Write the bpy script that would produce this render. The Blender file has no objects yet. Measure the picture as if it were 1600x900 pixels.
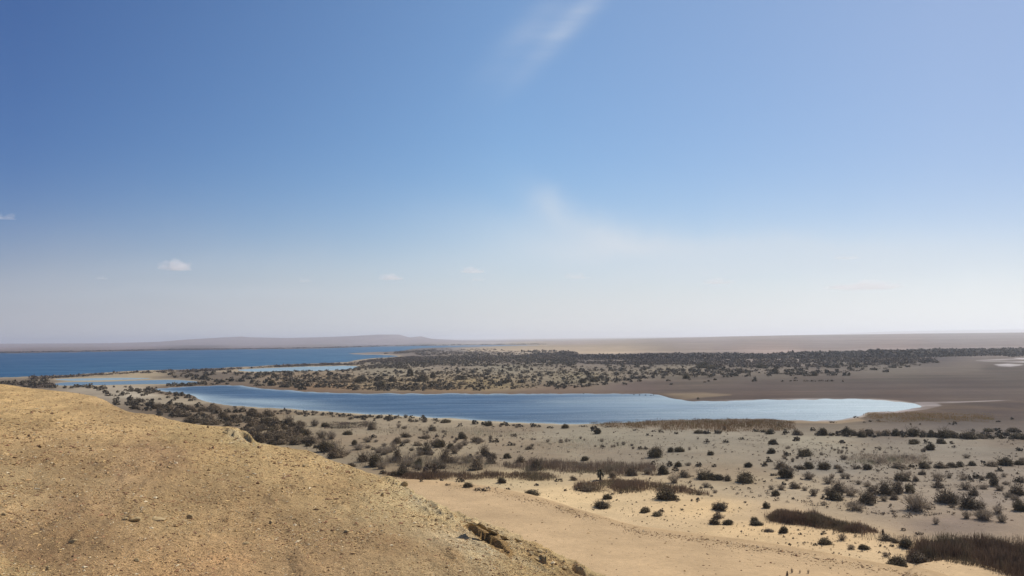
import bpy, bmesh, math, random
import numpy as np
from mathutils import Matrix, Vector
from mathutils.geometry import delaunay_2d_cdt
R = math.radians
random.seed(7)
rng = np.random.default_rng(11)
SC = bpy.context.scene
COL = SC.collection

# ------------------------------------------------------------------ camera
H = 40.0                    # height of the eye above the plain
FPX = 1256.0                # focal length in pixels of the 1600 px wide photograph
PITCH = math.atan(78 / FPX)
ROLL = math.atan(0.0100)
cam_d = bpy.data.cameras.new('camera'); cam = bpy.data.objects.new('camera', cam_d); COL.objects.link(cam)
cam_d.sensor_width = 36; cam_d.lens = 36 * FPX / 1600
cam_d.clip_start = 0.3; cam_d.clip_end = 200000
MR = Matrix.Rotation(math.pi / 2 + PITCH, 4, 'X') @ Matrix.Rotation(-ROLL, 4, 'Z')
cam.matrix_world = Matrix.Translation((0, 0, H)) @ MR
SC.camera = cam
RM = np.array(MR.to_3x3())

# ------------------------------------------------------------------ sun, sky, exposure
SUN_AZ = 48.0               # degrees to the right of the view direction
SUN_EL = 46.0
sd = bpy.data.lights.new('sun', 'SUN'); so = bpy.data.objects.new('sun', sd); COL.objects.link(so)
sd.energy = 4.7; sd.angle = R(0.53); sd.color = (1.0, 0.925, 0.81)
sv = Vector((math.sin(R(SUN_AZ)) * math.cos(R(SUN_EL)), math.cos(R(SUN_AZ)) * math.cos(R(SUN_EL)), math.sin(R(SUN_EL))))
so.rotation_euler = sv.to_track_quat('Z', 'Y').to_euler()
SC.view_settings.view_transform = 'Standard'; SC.view_settings.look = 'None'
SC.view_settings.gamma = 1; SC.view_settings.use_curve_mapping = False
SC.view_settings.exposure = 0.0
SC.cycles.max_bounces = 10; SC.cycles.volume_bounces = 8; SC.cycles.use_denoising = True
SC.cycles.transparent_max_bounces = 16

class NB:
    """tiny helper to write node maths"""
    def __init__(s, nt): s.nt = nt
    def new(s, t, **k):
        n = s.nt.nodes.new(t)
        for a, b in k.items(): setattr(n, a, b)
        return n
    def lk(s, a, b): s.nt.links.new(a, b)
    def put(s, sock, v):
        if isinstance(v, bpy.types.NodeSocket): s.lk(v, sock)
        else: sock.default_value = v
    def m(s, op, a, b=0.0, c=0.0, clamp=False):
        n = s.new('ShaderNodeMath', operation=op); n.use_clamp = clamp
        s.put(n.inputs[0], a); s.put(n.inputs[1], b); s.put(n.inputs[2], c)
        return n.outputs[0]
    def noise(s, vec, scale, detail=4, rough=0.55, dist=0.0):
        n = s.new('ShaderNodeTexNoise'); s.lk(vec, n.inputs['Vector'])
        n.inputs['Scale'].default_value = scale; n.inputs['Detail'].default_value = detail
        n.inputs['Roughness'].default_value = rough; n.inputs['Distortion'].default_value = dist
        return n.outputs['Fac']
    def rng(s, v, a, b, c=0.0, d=1.0, smooth=True):
        n = s.new('ShaderNodeMapRange'); n.interpolation_type = 'SMOOTHSTEP' if smooth else 'LINEAR'
        s.put(n.inputs[0], v)
        for i, x in enumerate((a, b, c, d)): s.put(n.inputs[i + 1], x)
        return n.outputs[0]
    def mix(s, f, a, b, mode='MIX'):
        n = s.new('ShaderNodeMix', data_type='RGBA', blend_type=mode)
        s.put(n.inputs[0], f); s.put(n.inputs[6], a); s.put(n.inputs[7], b)
        return n.outputs[2]
    def mapping(s, vec, scale=(1, 1, 1), rot=(0, 0, 0), loc=(0, 0, 0)):
        n = s.new('ShaderNodeMapping'); s.lk(vec, n.inputs[0])
        n.inputs['Scale'].default_value = scale; n.inputs['Rotation'].default_value = rot; n.inputs['Location'].default_value = loc
        return n.outputs[0]

W = bpy.data.worlds.new('World'); SC.world = W; W.use_nodes = True
nt = W.node_tree; nt.nodes.clear(); nb = NB(nt)
sky = nb.new('ShaderNodeTexSky', sky_type='NISHITA'); sky.sun_disc = False
sky.sun_elevation = R(SUN_EL); sky.sun_rotation = R(SUN_AZ)
sky.altitude = 0; sky.air_density = 1.0; sky.dust_density = 0.4; sky.ozone_density = 5.0
SKYS = 0.075
tc = nb.new('ShaderNodeTexCoord')
sep = nb.new('ShaderNodeSeparateXYZ'); nb.lk(tc.outputs['Generated'], sep.inputs[0])
dy = nb.m('MAXIMUM', sep.outputs[1], 0.05)
u = nb.m('DIVIDE', sep.outputs[0], dy); v = nb.m('DIVIDE', sep.outputs[2], dy)
comb = nb.new('ShaderNodeCombineXYZ'); nb.lk(u, comb.inputs[0]); nb.lk(v, comb.inputs[1])
uv = comb.outputs[0]
def gauss(cu, cv, ru, rv, ang=0.0, du=None):
    """soft elliptical patch of thin cloud high in the sky"""
    ca, sa = math.cos(ang), math.sin(ang)
    a = nb.m('SUBTRACT', u if du is None else du[0], cu); b = nb.m('SUBTRACT', v if du is None else du[1], cv)
    p = nb.m('DIVIDE', nb.m('ADD', nb.m('MULTIPLY', a, ca), nb.m('MULTIPLY', b, sa)), ru)
    q = nb.m('DIVIDE', nb.m('SUBTRACT', nb.m('MULTIPLY', b, ca), nb.m('MULTIPLY', a, sa)), rv)
    d = nb.m('ADD', nb.m('MULTIPLY', p, p), nb.m('MULTIPLY', q, q))
    return nb.m('EXPONENT', nb.m('MULTIPLY', d, -1.0))
n1 = nb.noise(uv, 5.0, 5, 0.6); n2 = nb.noise(nb.mapping(uv, loc=(7, 3, 0)), 5.0, 5, 0.6)
du = (nb.m('ADD', u, nb.m('MULTIPLY', nb.m('SUBTRACT', n1, 0.5), 0.10)), nb.m('ADD', v, nb.m('MULTIPLY', nb.m('SUBTRACT', n2, 0.5), 0.06)))
streak = nb.noise(nb.mapping(uv, rot=(0, 0, -0.83), scale=(6, 60, 1)), 1.0, 4, 0.6)
st = nb.rng(streak, 0.25, 0.75, 0.5, 1.0)
ang = math.atan2(0.088, 0.085)
c1 = nb.m('MULTIPLY', gauss(0.078, 0.40, 0.085, 0.0145, ang), st)
c2 = nb.m('MULTIPLY', gauss(0.030, 0.395, 0.080, 0.020, ang), st)
cl = nb.m('ADD', nb.m('MULTIPLY', c1, 0.36), nb.m('MULTIPLY', c2, 0.18))
for cu, cv, ru, rv, an, k in ((0.050, 0.168, 0.024, 0.018, -0.5, .22), (0.095, 0.145, 0.075, 0.020, -0.5, .26), (0.13, 0.115, 0.14, 0.03, -0.15, .32), (.30, .075, .30, .012, .02, .22), (.2, .11, .2, .012, -.03, .12), (-.3, .06, .3, .010, 0, .10), (.08, .125, .17, .03, -.1, .16), (.38, .10, .22, .022, .03, .22), (-0.02, 0.10, 0.16, 0.022, 0.1, .14), (0.42, .095, .25, .02, 0, .16), (-.42, .09, .3, .02, 0.05, .06)):
    cl = nb.m('ADD', cl, nb.m('MULTIPLY', gauss(cu, cv, ru, rv, an, du), k))
# dusty layer low over the desert, thicker towards the sun
lay_v = nb.m('ADD', v, nb.m('MULTIPLY', nb.m('SUBTRACT', n1, 0.5), 0.03))
lay = nb.m('EXPONENT', nb.m('MULTIPLY', nb.m('MULTIPLY', nb.m('MAXIMUM', lay_v, 0.0), nb.m('MAXIMUM', lay_v, 0.0)), -75.0))
glow = nb.rng(u, -0.75, 0.55, 0.0, 1.0, False)
laycol = nb.mix(glow, (6.1, 6.1, 6.8, 1), (11.6, 11.8, 11.8, 1))
grade = nb.mix(nb.rng(u, -0.62, 0.0, 0, 1, False), (0.60, 0.77, 1.06, 1), (1.02, 1.28, 1.36, 1))
grade = nb.mix(nb.rng(u, 0.0, 0.62, 0, 1, False), grade, (0.94, 1.05, 1.13, 1))
skyc = nb.mix(1.0, sky.outputs[0], grade, 'MULTIPLY')
veil = nb.m('MULTIPLY', nb.m('MULTIPLY', glow, glow), nb.rng(v, 0.0, .6, .42, .30))
skyc = nb.mix(veil, skyc, (6.8, 8.0, 11.0, 1))
skyc = nb.mix(nb.m('MULTIPLY', lay, 0.94), skyc, laycol)
skyc = nb.mix(nb.m('MINIMUM', cl, 0.8), skyc, (9.0, 9.7, 10.6, 1))
bg = nb.new('ShaderNodeBackground'); bg.inputs[1].default_value = SKYS; nb.lk(skyc, bg.inputs[0])
ow = nb.new('ShaderNodeOutputWorld'); nb.lk(bg.outputs[0], ow.inputs[0])

# ------------------------------------------------------------------ projection helpers (photograph pixel <-> the place)
def pdir(px, py):
    px = np.asarray(px, float); py = np.asarray(py, float)
    d = np.stack([(px - 800) / FPX, -(py - 450) / FPX, -np.ones_like(px)], -1)
    return d @ RM.T
def ground0(px, py):
    d = pdir(px, py); t = -H / np.minimum(d[..., 2], -1e-5)
    return d[..., 0] * t, d[..., 1] * t
def project(X, Y, Z):
    q = np.stack([X, Y, Z - H], -1) @ RM
    return 800 - FPX * q[..., 0] / q[..., 2], 450 + FPX * q[..., 1] / q[..., 2]

# ------------------------------------------------------------------ noise
def _hash(ix, iy, seed):
    n = (ix.astype(np.int64) * 374761393 + iy.astype(np.int64) * 668265263 + seed * 974634777) & 0xffffffff
    n = ((n ^ (n >> 13)) * 1274126177) & 0xffffffff
    return ((n ^ (n >> 16)) & 0xffff) / 65535.0
def vnoise(x, y, seed=0):
    ix = np.floor(x); iy = np.floor(y); fx = x - ix; fy = y - iy
    fx = fx * fx * (3 - 2 * fx); fy = fy * fy * (3 - 2 * fy)
    a = _hash(ix, iy, seed); b = _hash(ix + 1, iy, seed); c = _hash(ix, iy + 1, seed); d = _hash(ix + 1, iy + 1, seed)
    return (a * (1 - fx) + b * fx) * (1 - fy) + (c * (1 - fx) + d * fx) * fy
def fbm(x, y, L, octs=4, seed=0, rough=0.5):
    s = 0; a = 1; t = 0
    for i in range(octs):
        s = s + a * (vnoise(x / L * 2 ** i + 13.7 * i, y / L * 2 ** i - 7.3 * i, seed + i) - 0.5) * 2; t += a; a *= rough
    return s / t
def sstep(x, a, b):
    t = np.clip((x - a) / (b - a), 0, 1); return t * t * (3 - 2 * t)
def poly_sd(px, py, poly, ys=3.0):
    """signed distance (negative inside), y stretched because the ground is seen flat"""
    P = np.array(poly, float) * (1, ys); x = px; y = py * ys
    d = np.full(x.shape, 1e9); inside = np.zeros(x.shape, bool)
    n = len(P)
    for i in range(n):
        ax, ay = P[i]; bx, by = P[(i + 1) % n]
        ex, ey = bx - ax, by - ay
        t = np.clip(((x - ax) * ex + (y - ay) * ey) / (ex * ex + ey * ey + 1e-9), 0, 1)
        d = np.minimum(d, np.hypot(x - ax - t * ex, y - ay - t * ey))
        c = ((ay > y) != (by > y))
        with np.errstate(divide='ignore', invalid='ignore'):
            c &= x < (bx - ax) * (y - ay) / (by - ay + 1e-12) + ax
        inside ^= c
    return np.where(inside, -d, d)
def lin(c):
    c = np.asarray(c, float) / 255.0
    return np.where(c <= 0.04045, c / 12.92, ((c + 0.055) / 1.055) ** 2.4)

# ------------------------------------------------------------------ object helpers
def tag(o, label=None, cat=None, group=None, kind=None):
    if label: o['label'] = label
    if cat: o['category'] = cat
    if group: o['group'] = group
    if kind: o['kind'] = kind
    return o
def mesh_np(name, V, F, mat, cols=None, smooth=False, parent=None, link=True):
    """V (n,3), F (m,k) all faces with k corners, cols (n,3)"""
    me = bpy.data.meshes.new(name); V = np.asarray(V, np.float32); F = np.asarray(F, np.int32)
    me.vertices.add(len(V)); me.vertices.foreach_set('co', V.ravel())
    k = F.shape[1]
    me.loops.add(F.size); me.loops.foreach_set('vertex_index', F.ravel())
    me.polygons.add(len(F)); me.polygons.foreach_set('loop_start', np.arange(0, F.size, k, dtype=np.int32))
    me.polygons.foreach_set('loop_total', np.full(len(F), k, np.int32))
    me.polygons.foreach_set('use_smooth', np.full(len(F), bool(smooth)))
    me.update(calc_edges=True)
    if cols is not None:
        a = me.attributes.new('col', 'FLOAT_COLOR', 'POINT')
        c = np.ones((len(V), 4), np.float32); c[:, :3] = cols
        a.data.foreach_set('color', c.ravel())
    me.materials.append(mat)
    if not link: return me
    o = bpy.data.objects.new(name, me); COL.objects.link(o)
    if parent: o.parent = parent
    return o
def grid_faces(nr, nc):
    i = np.arange(nr - 1)[:, None] * nc + np.arange(nc - 1)[None, :]
    return np.stack([i, i + 1, i + nc + 1, i + nc], -1).reshape(-1, 4)

def new_mat(name, rough=0.9, spec=0.2):
    m = bpy.data.materials.new(name); m.use_nodes = True
    n = NB(m.node_tree); b = m.node_tree.nodes['Principled BSDF']
    b.inputs['Roughness'].default_value = rough; b.inputs['Specular IOR Level'].default_value = spec
    return m, n, b
def attr(n, name='col'):
    a = n.new('ShaderNodeAttribute'); a.attribute_name = name; return a.outputs['Color']

# ------------------------------------------------------------------ materials
def ground_material():
    m, n, b = new_mat('desert_ground', 0.95, 0.1)
    tcn = n.new('ShaderNodeTexCoord'); P = tcn.outputs['Object']
    big = n.noise(P, 0.012, 5, 0.6); mid = n.noise(P, 0.11, 5, 0.65); fine = n.noise(P, 1.1, 4, 0.7)
    k = n.m('MULTIPLY', n.rng(big, 0.3, 0.7, 0.86, 1.14, False), n.rng(mid, 0.25, 0.75, 0.84, 1.15, False))
    k = n.m('MULTIPLY', k, n.rng(fine, 0.25, 0.75, 0.86, 1.13, False))
    c = n.mix(1.0, attr(n), k, 'MULTIPLY')
    tuft = n.rng(n.noise(P, 0.55, 3, 0.75), 0.62, 0.70, 0.0, 0.30)
    c = n.mix(tuft, c, (0.13, 0.105, 0.075, 1))
    n.lk(c, b.inputs['Base Color'])
    bp = n.new('ShaderNodeBump'); bp.inputs['Strength'].default_value = 0.5; bp.inputs['Distance'].default_value = 0.35
    h = n.m('ADD', n.noise(P, 0.6, 6, 0.7), n.m('MULTIPLY', n.noise(P, 5.0, 3, 0.6), 0.25))
    n.lk(h, bp.inputs['Height']); n.lk(bp.outputs[0], b.inputs['Normal'])
    return m
def hill_material():
    m, n, b = new_mat('gravelly_slope', 0.95, 0.1)
    tcn = n.new('ShaderNodeTexCoord'); P = tcn.outputs['Object']
    PA = n.mapping(n.mapping(P, rot=(0, 0, 1.24)), scale=(0.30, 1.5, 1))
    big = n.noise(PA, 0.22, 5, 0.6); mid = n.noise(PA, 1.6, 5, 0.7); fine = n.noise(P, 9.0, 4, 0.75); grit = n.noise(P, 34.0, 2, 0.8)
    k = n.m('MULTIPLY', n.rng(big, 0.3, 0.7, 0.80, 1.14, False), n.rng(mid, 0.25, 0.75, 0.74, 1.2, False))
    k = n.m('MULTIPLY', k, n.rng(fine, 0.3, 0.7, 0.66, 1.28, False))
    k = n.m('MULTIPLY', k, n.rng(grit, 0.3, 0.7, 0.62, 1.34, False))
    c = n.mix(1.0, attr(n), k, 'MULTIPLY')
    red = n.rng(n.noise(P, 0.8, 3, 0.6), 0.5, 0.75, 0.0, 0.35)
    c = n.mix(red, c, n.mix(1.0, c, (0.92, 0.80, 0.74, 1), 'MULTIPLY'))
    n.lk(c, b.inputs['Base Color'])
    bp = n.new('ShaderNodeBump'); bp.inputs['Strength'].default_value = 1.0; bp.inputs['Distance'].default_value = 0.20
    h = n.m('ADD', n.noise(P, 3.5, 6, 0.75), n.m('MULTIPLY', n.noise(P, 22.0, 3, 0.8), 0.28))
    n.lk(h, bp.inputs['Height']); n.lk(bp.outputs[0], b.inputs['Normal'])
    return m
def attr_material(name, rough=0.9, var=0.25, instance_var=True, trans=0.0, scale=6.0):
    m, n, b = new_mat(name, rough, 0.15)
    c = attr(n)
    tcn = n.new('ShaderNodeTexCoord')
    k = n.rng(n.noise(tcn.outputs['Object'], scale, 3, 0.6), 0.25, 0.75, 1 - var, 1 + var, False)
    if instance_var:
        oi = n.new('ShaderNodeObjectInfo'); k = n.m('MULTIPLY', k, n.rng(oi.outputs['Random'], 0, 1, 0.65, 1.6, False))
    cc = n.mix(1.0, c, k, 'MULTIPLY'); n.lk(cc, b.inputs['Base Color'])
    if trans:
        t = n.new('ShaderNodeBsdfTranslucent'); n.lk(cc, t.inputs[0]); ms = n.new('ShaderNodeMixShader'); ms.inputs[0].default_value = trans
        n.lk(b.outputs[0], ms.inputs[1]); n.lk(t.outputs[0], ms.inputs[2]); n.lk(ms.outputs[0], m.node_tree.nodes['Material Output'].inputs[0])
    return m
M_GROUND = ground_material(); M_HILL = hill_material()
M_LEAF = attr_material('tamarisk_foliage', 0.85)
M_TWIG = attr_material('dry_twigs', 0.9, trans=.3)
M_REED = attr_material('dry_reed', 0.9, 0.2, False, scale=0.3, trans=.35)
M_STONE = attr_material('weathered_stone', 0.92, 0.2, False, scale=3.0)
M_FAR = attr_material('distant_foliage', 0.9, 0.25, False, scale=0.05)
def rock_material():
    m, n, b = new_mat('layered_rock', 0.93, 0.12)
    tcn = n.new('ShaderNodeTexCoord'); P = tcn.outputs['Object']
    lay = n.noise(n.mapping(P, scale=(1, 1, 9)), 1.3, 5, 0.6)
    c = n.mix(n.rng(lay, 0.35, 0.65), (0.40, 0.28, 0.13, 1), (0.58, 0.46, 0.27, 1))
    c = n.mix(n.rng(n.noise(P, 7, 4, 0.7), 0.4, 0.7, 0, 0.5), c, (0.36, 0.25, 0.13, 1))
    n.lk(c, b.inputs['Base Color'])
    bp = n.new('ShaderNodeBump'); bp.inputs['Strength'].default_value = 0.9; bp.inputs['Distance'].default_value = 0.08
    n.lk(n.m('ADD', n.noise(n.mapping(P, scale=(1, 1, 5)), 4, 6, 0.7), 0.0), bp.inputs['Height']); n.lk(bp.outputs[0], b.inputs['Normal'])
    return m
M_ROCK = rock_material()
def water_material(name, deep, shallow_glare, gx0, gx1, rough, wave=.5, s0=.16, s1=.5):
    """gx0..gx1: base colour pales between these world X: shallower bed, plus painted glare on the pond"""
    m, n, b = new_mat(name, rough, 0.5); b.inputs['IOR'].default_value = 1.33
    tcn = n.new('ShaderNodeTexCoord'); P = tcn.outputs['Object']
    sp = n.new('ShaderNodeSeparateXYZ'); n.lk(P, sp.inputs[0])
    nz = n.noise(n.mapping(P, scale=(0.35, 1.0, 1)), 0.016, 5, 0.6, 0.6)
    xx = n.m('ADD', sp.outputs[0], n.m('MULTIPLY', n.m('SUBTRACT', nz, 0.5), abs(gx1 - gx0) * 0.9))
    g = n.rng(xx, gx0, gx1, 0.0, 1.0)
    sh = n.new('ShaderNodeAttribute'); sh.attribute_name = 'shallow_glare'
    g = n.m('MAXIMUM', g, n.m('MULTIPLY', sh.outputs['Fac'], 0.9)); lake_g = g
    n.lk(n.mix(g, deep + (1,), shallow_glare + (1,)), b.inputs['Base Color'])
    calm = n.rng(n.noise(n.mapping(P, scale=(0.25, 1.0, 1), loc=(50, 20, 0)), 0.012, 4, 0.6, 0.8), 0.47, 0.62, 0, 1)
    bp = n.new('ShaderNodeBump'); bp.inputs['Distance'].default_value = wave
    n.put(bp.inputs['Strength'], n.rng(calm, 0, 1, 1.0, 0.55))
    n.put(b.inputs['Specular IOR Level'], n.rng(n.m('MAXIMUM', n.m('MULTIPLY', calm, .6), g), 0, 1, s0, s1, False))
    fine = n.noise(n.mapping(P, scale=(.12, 1.0, 1)), 0.10, 4, 0.6)
    n.put(b.inputs['Roughness'], n.rng(fine, .3, .7, rough, rough + .25))
    n.lk(n.noise(n.mapping(P, rot=(0, 0, 0.4), scale=(0.7, 1.2, 1)), 0.9, 4, 0.65), bp.inputs['Height'])
    n.lk(bp.outputs[0], b.inputs['Normal'])
    return m

# ------------------------------------------------------------------ outlines of the water, in photograph pixels on the plain
LAKE = [(-420, 606), (-200, 597), (-60, 592), (0, 590), (50, 588), (100, 586.5), (150, 583), (200, 580), (250, 578), (300, 577), (350, 574.5), (400, 572.5), (450, 569.5), (500, 567.5), (546, 565.5),
        (552, 563.5), (575, 560.5), (610, 558), (622, 556.3), (600, 554.8), (570, 554.2), (545, 553), (570, 551), (600, 549.8), (625, 548.5), (640, 546.2), (660, 544.2), (700, 542.4), (760, 541), (840, 539.8),
        (850, 539), (800, 539), (700, 539.8), (600, 541.5), (500, 544.6), (400, 546), (300, 547), (200, 548.8), (100, 550.6), (0, 552.2), (-200, 556), (-420, 560)]
POND = [(240, 609), (270, 606), (300, 604), (345, 602), (372, 602.3), (400, 606), (430, 609), (500, 613), (560, 614.5), (620, 615.2), (700, 615.6), (800, 615.6), (900, 615.2), (985, 615.2), (1018, 616), (1035, 619),
        (1050, 623), (1070, 626), (1100, 627), (1140, 626), (1200, 624.5), (1300, 623.6), (1365, 624.4), (1400, 627.5), (1420, 630), (1440, 634.5), (1425, 639), (1395, 642.6), (1368, 643.2), (1354, 645), (1345, 650), (1325, 654), (1300, 657),
        (1260, 656.8), (1200, 654.8), (1160, 654), (1100, 655.2), (1050, 656.8), (1000, 659.2), (950, 661.2), (900, 663), (850, 661.5), (800, 660), (750, 657.2), (700, 654), (650, 651), (600, 648), (550, 645.4), (500, 642),
        (450, 639), (400, 636.3), (350, 632), (322, 627), (309, 623), (306, 620.4), (298, 617.2), (280, 615.4), (260, 612.5)]
LAGOON = [(372, 578), (400, 576), (440, 574.2), (490, 572.6), (540, 571.6), (562, 573), (552, 576), (520, 578.6), (470, 579.8), (400, 580.6), (380, 579.8)]
POOL_A = [(88, 592.6), (150, 590.8), (200, 590.6), (235, 591.3), (200, 593.2), (150, 594.3), (105, 594.6)]
POOL_B = [(84, 599.5), (110, 597.2), (160, 596.6), (210, 594.8), (260, 593.4), (300, 595.3), (318, 598.2), (300, 599.8), (250, 600), (200, 600.8), (150, 601.9), (100, 602.6), (86, 601.5)]
WATERS = [LAKE, POND, LAGOON, POOL_A, POOL_B]
# other patches of ground
STRIP = [(1430, 628.4), (1500, 627.4), (1560, 625.6), (1640, 623), (1640, 623.6), (1560, 626.4), (1500, 628.8), (1440, 631)]
SALT = [[(1340, 624.2), (1375, 624.2), (1430, 627.6), (1462, 630), (1470, 634), (1450, 639), (1425, 642), (1400, 645), (1370, 645), (1430, 634), (1400, 628), (1350, 625)],
        [(1525, 563.5), (1560, 561.5), (1600, 561), (1660, 560), (1660, 565.5), (1600, 565.8), (1570, 565.2), (1548, 564.6)],
        [(1556, 569.8), (1575, 568.5), (1598, 570), (1580, 572.3), (1562, 571.6)], [(1585, 559.8), (1640, 558.8), (1650, 563), (1600, 562.4)]]
PALE = [[(1030, 616), (1100, 614.5), (1140, 617), (1100, 620), (1070, 624.5), (1048, 621)],
        [(1230, 655.5), (1300, 657), (1340, 652.5), (1350, 657), (1310, 661), (1230, 660.5)]]
DUNE = [(722, 545.5), (755, 541.5), (840, 539.5), (980, 538), (1120, 537.5), (1110, 549), (980, 552), (900, 553), (860, 549), (800, 549), (740, 549.5)]
LAGOON_SHORE = [(330, 577.5), (400, 572.8), (470, 569.5), (550, 568.4), (590, 572), (575, 576.5), (530, 580), (400, 582), (340, 581)]
PEDI = [(380, 742), (640, 752), (700, 755), (760, 762), (800, 770), (830, 776), (870, 787), (900, 797), (940, 808), (970, 818), (1000, 826), (1050, 833), (1100, 839), (1160, 847), (1200, 853), (1250, 861), (1300, 870), (1360, 882), (1420, 893), (1480, 910), (1560, 950), (1700, 1100), (300, 1100)]
ARC = [(1420, 905), (1440, 884), (1480, 878), (1520, 882), (1550, 890), (1590, 905), (1640, 920), (1700, 1000), (1400, 1000)]

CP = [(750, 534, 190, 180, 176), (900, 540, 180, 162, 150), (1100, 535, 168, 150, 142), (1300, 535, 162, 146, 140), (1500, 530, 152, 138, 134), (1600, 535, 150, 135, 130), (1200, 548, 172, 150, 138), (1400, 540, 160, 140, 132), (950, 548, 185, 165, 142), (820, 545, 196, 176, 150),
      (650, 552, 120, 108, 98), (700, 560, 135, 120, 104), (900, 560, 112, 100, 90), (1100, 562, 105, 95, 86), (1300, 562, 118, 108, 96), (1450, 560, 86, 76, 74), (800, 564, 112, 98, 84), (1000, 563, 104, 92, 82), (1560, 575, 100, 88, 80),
      (450, 590, 148, 128, 102), (600, 600, 158, 138, 106), (750, 600, 156, 136, 98), (900, 590, 145, 132, 106), (1050, 580, 154, 142, 120), (1200, 585, 142, 130, 114), (1400, 580, 132, 122, 108), (1520, 578, 128, 116, 104), (800, 575, 150, 140, 118), (620, 580, 150, 138, 115),
      (500, 606, 150, 122, 90), (700, 611, 150, 124, 90), (880, 610, 130, 108, 88), (1000, 606, 122, 104, 94), (1200, 604, 116, 100, 92), (1350, 606, 110, 95, 88), (1500, 600, 106, 91, 85), (1200, 618, 118, 98, 86), (1400, 617, 108, 90, 80), (1580, 640, 98, 82, 75), (1480, 644, 105, 88, 74), (1500, 666, 105, 95, 87), (1300, 668, 128, 116, 98), (1570, 672, 108, 96, 86), (1400, 675, 120, 108, 96),
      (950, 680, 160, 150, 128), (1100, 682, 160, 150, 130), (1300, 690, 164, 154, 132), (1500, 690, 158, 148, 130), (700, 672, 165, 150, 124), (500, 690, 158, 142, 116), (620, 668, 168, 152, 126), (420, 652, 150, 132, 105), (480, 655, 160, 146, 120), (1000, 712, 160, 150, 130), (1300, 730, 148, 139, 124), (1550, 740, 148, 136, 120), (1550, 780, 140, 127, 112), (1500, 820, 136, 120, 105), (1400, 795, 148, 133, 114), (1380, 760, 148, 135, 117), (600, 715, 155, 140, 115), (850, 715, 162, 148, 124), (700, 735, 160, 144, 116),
      (690, 760, 216, 188, 144), (900, 778, 220, 192, 146), (1100, 792, 217, 187, 141), (1000, 765, 210, 184, 142), (1230, 765, 180, 162, 134), (1130, 750, 178, 160, 130), (1200, 830, 214, 184, 139), (1300, 845, 214, 184, 140), (1350, 870, 212, 184, 142), (1450, 890, 212, 182, 140), (1300, 795, 165, 147, 120), (1250, 800, 190, 165, 130), (800, 752, 200, 178, 138),
      (220, 614, 188, 175, 152), (160, 606, 170, 156, 134), (280, 625, 170, 155, 130), (330, 640, 130, 114, 94), (250, 640, 110, 95, 78), (360, 590, 120, 106, 90), (300, 584, 110, 98, 84), (60, 596, 130, 116, 98), (220, 582, 172, 154, 124), (120, 588, 170, 152, 124), (300, 608, 150, 130, 100), (30, 606, 110, 96, 80), (-100, 620, 120, 105, 85),
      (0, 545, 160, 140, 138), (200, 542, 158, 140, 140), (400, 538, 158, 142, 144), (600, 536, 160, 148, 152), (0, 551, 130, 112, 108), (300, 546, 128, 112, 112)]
def cp_color(px, py, pts, sy=5.0, p=3.0):
    out = np.zeros(px.shape + (3,)); wt = np.zeros(px.shape)
    for x, y, r, g, b in pts:
        d2 = ((px - x) ** 2 + ((py - y) * sy) ** 2) + 60.0
        w = d2 ** (-p / 2); wt += w; out += w[..., None] * lin((r, g, b))
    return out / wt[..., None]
ALB = 0.90                  # photographed brightness to reflectance under this sun

# ------------------------------------------------------------------ the plain: one sheet to the horizon
S_ROWS = np.concatenate([np.arange(640, 150, -1.7), np.arange(150, 60, -0.8), np.arange(60, 2.0, -0.4), [1.6, 1.2, .8]])
U_COLS = np.concatenate([[-9, -5, -3, -2, -1.5, -1.2], np.arange(-1.0, 1.0, 0.0019), [1.0, 1.2, 1.5, 2, 3, 5, 9]])
GY = H * FPX / S_ROWS
gY = np.repeat(GY[:, None], len(U_COLS), 1); gX = gY * U_COLS[None, :]
gpx, gpy = project(gX, gY, np.zeros_like(gX))
nx_ = fbm(gX, gY, 60, 4, 3) * 0.6 + fbm(gX, gY, 400, 3, 9) * 0.8; ny_ = fbm(gX, gY, 45, 4, 21)
sc_ = np.clip((gpy - 530) / 80, 0.15, 1.6)
wx = gpx + nx_ * 30; wy = gpy + ny_ * 6 * sc_
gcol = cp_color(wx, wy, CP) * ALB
def blend(mask, rgb, k=ALB):
    global gcol
    gcol = gcol * (1 - mask[..., None]) + (lin(rgb) * k) * mask[..., None]
ex = gpx + nx_ * 6; ey = gpy + ny_ * 0.8 * sc_
blend((1 - sstep(poly_sd(gpx + nx_ * 25, gpy + ny_ * 1.2, DUNE), -6, 5)) * (1 - .85 * sstep(gpx, 860, 1080)) * .85, (206, 182, 150))
streaks = fbm(gX / 4, gY, 110, 4, 31) * .9 + fbm(gX / 2.5, gY, 22, 3, 32) * .5
gcol = gcol * (1 + .26 * streaks * sstep(gY, 230, 420))[..., None] * ((1 - .36 * sstep(gY, 1700, 2600)) * (1 + .16 * sstep(gY, 1700, 2600) * fbm(gX / 3, gY, 700, 4, 39)))[..., None]
blend((1 - sstep(poly_sd(ex, ey, LAGOON_SHORE), -2, 3)) * .85, (176, 158, 132))
for P_ in PALE: blend(1 - sstep(poly_sd(ex, ey, P_), -4, 6), (190, 168, 135))
sdp = poly_sd(gpx + nx_ * 2, gpy + ny_ * 0.4, POND); low = sstep(gpy + (gpx - 900) * 0.0, 619, 632)
rightside = sstep(gpx, 1060, 1240)
near_shore = (1 - sstep(sdp, 3, 9)) * low
blend(near_shore * np.clip(.7 + fbm(gX, gY, 14, 3, 29) * 1.1, 0, 1) * (1 - sstep(gpx, 900, 960) * (1 - sstep(gpx, 1190, 1260))), (205, 190, 160))
blend((1 - sstep(sdp, 4, 22)) * (1 - low) * (1 - rightside) * .7, (112, 92, 76))
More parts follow.
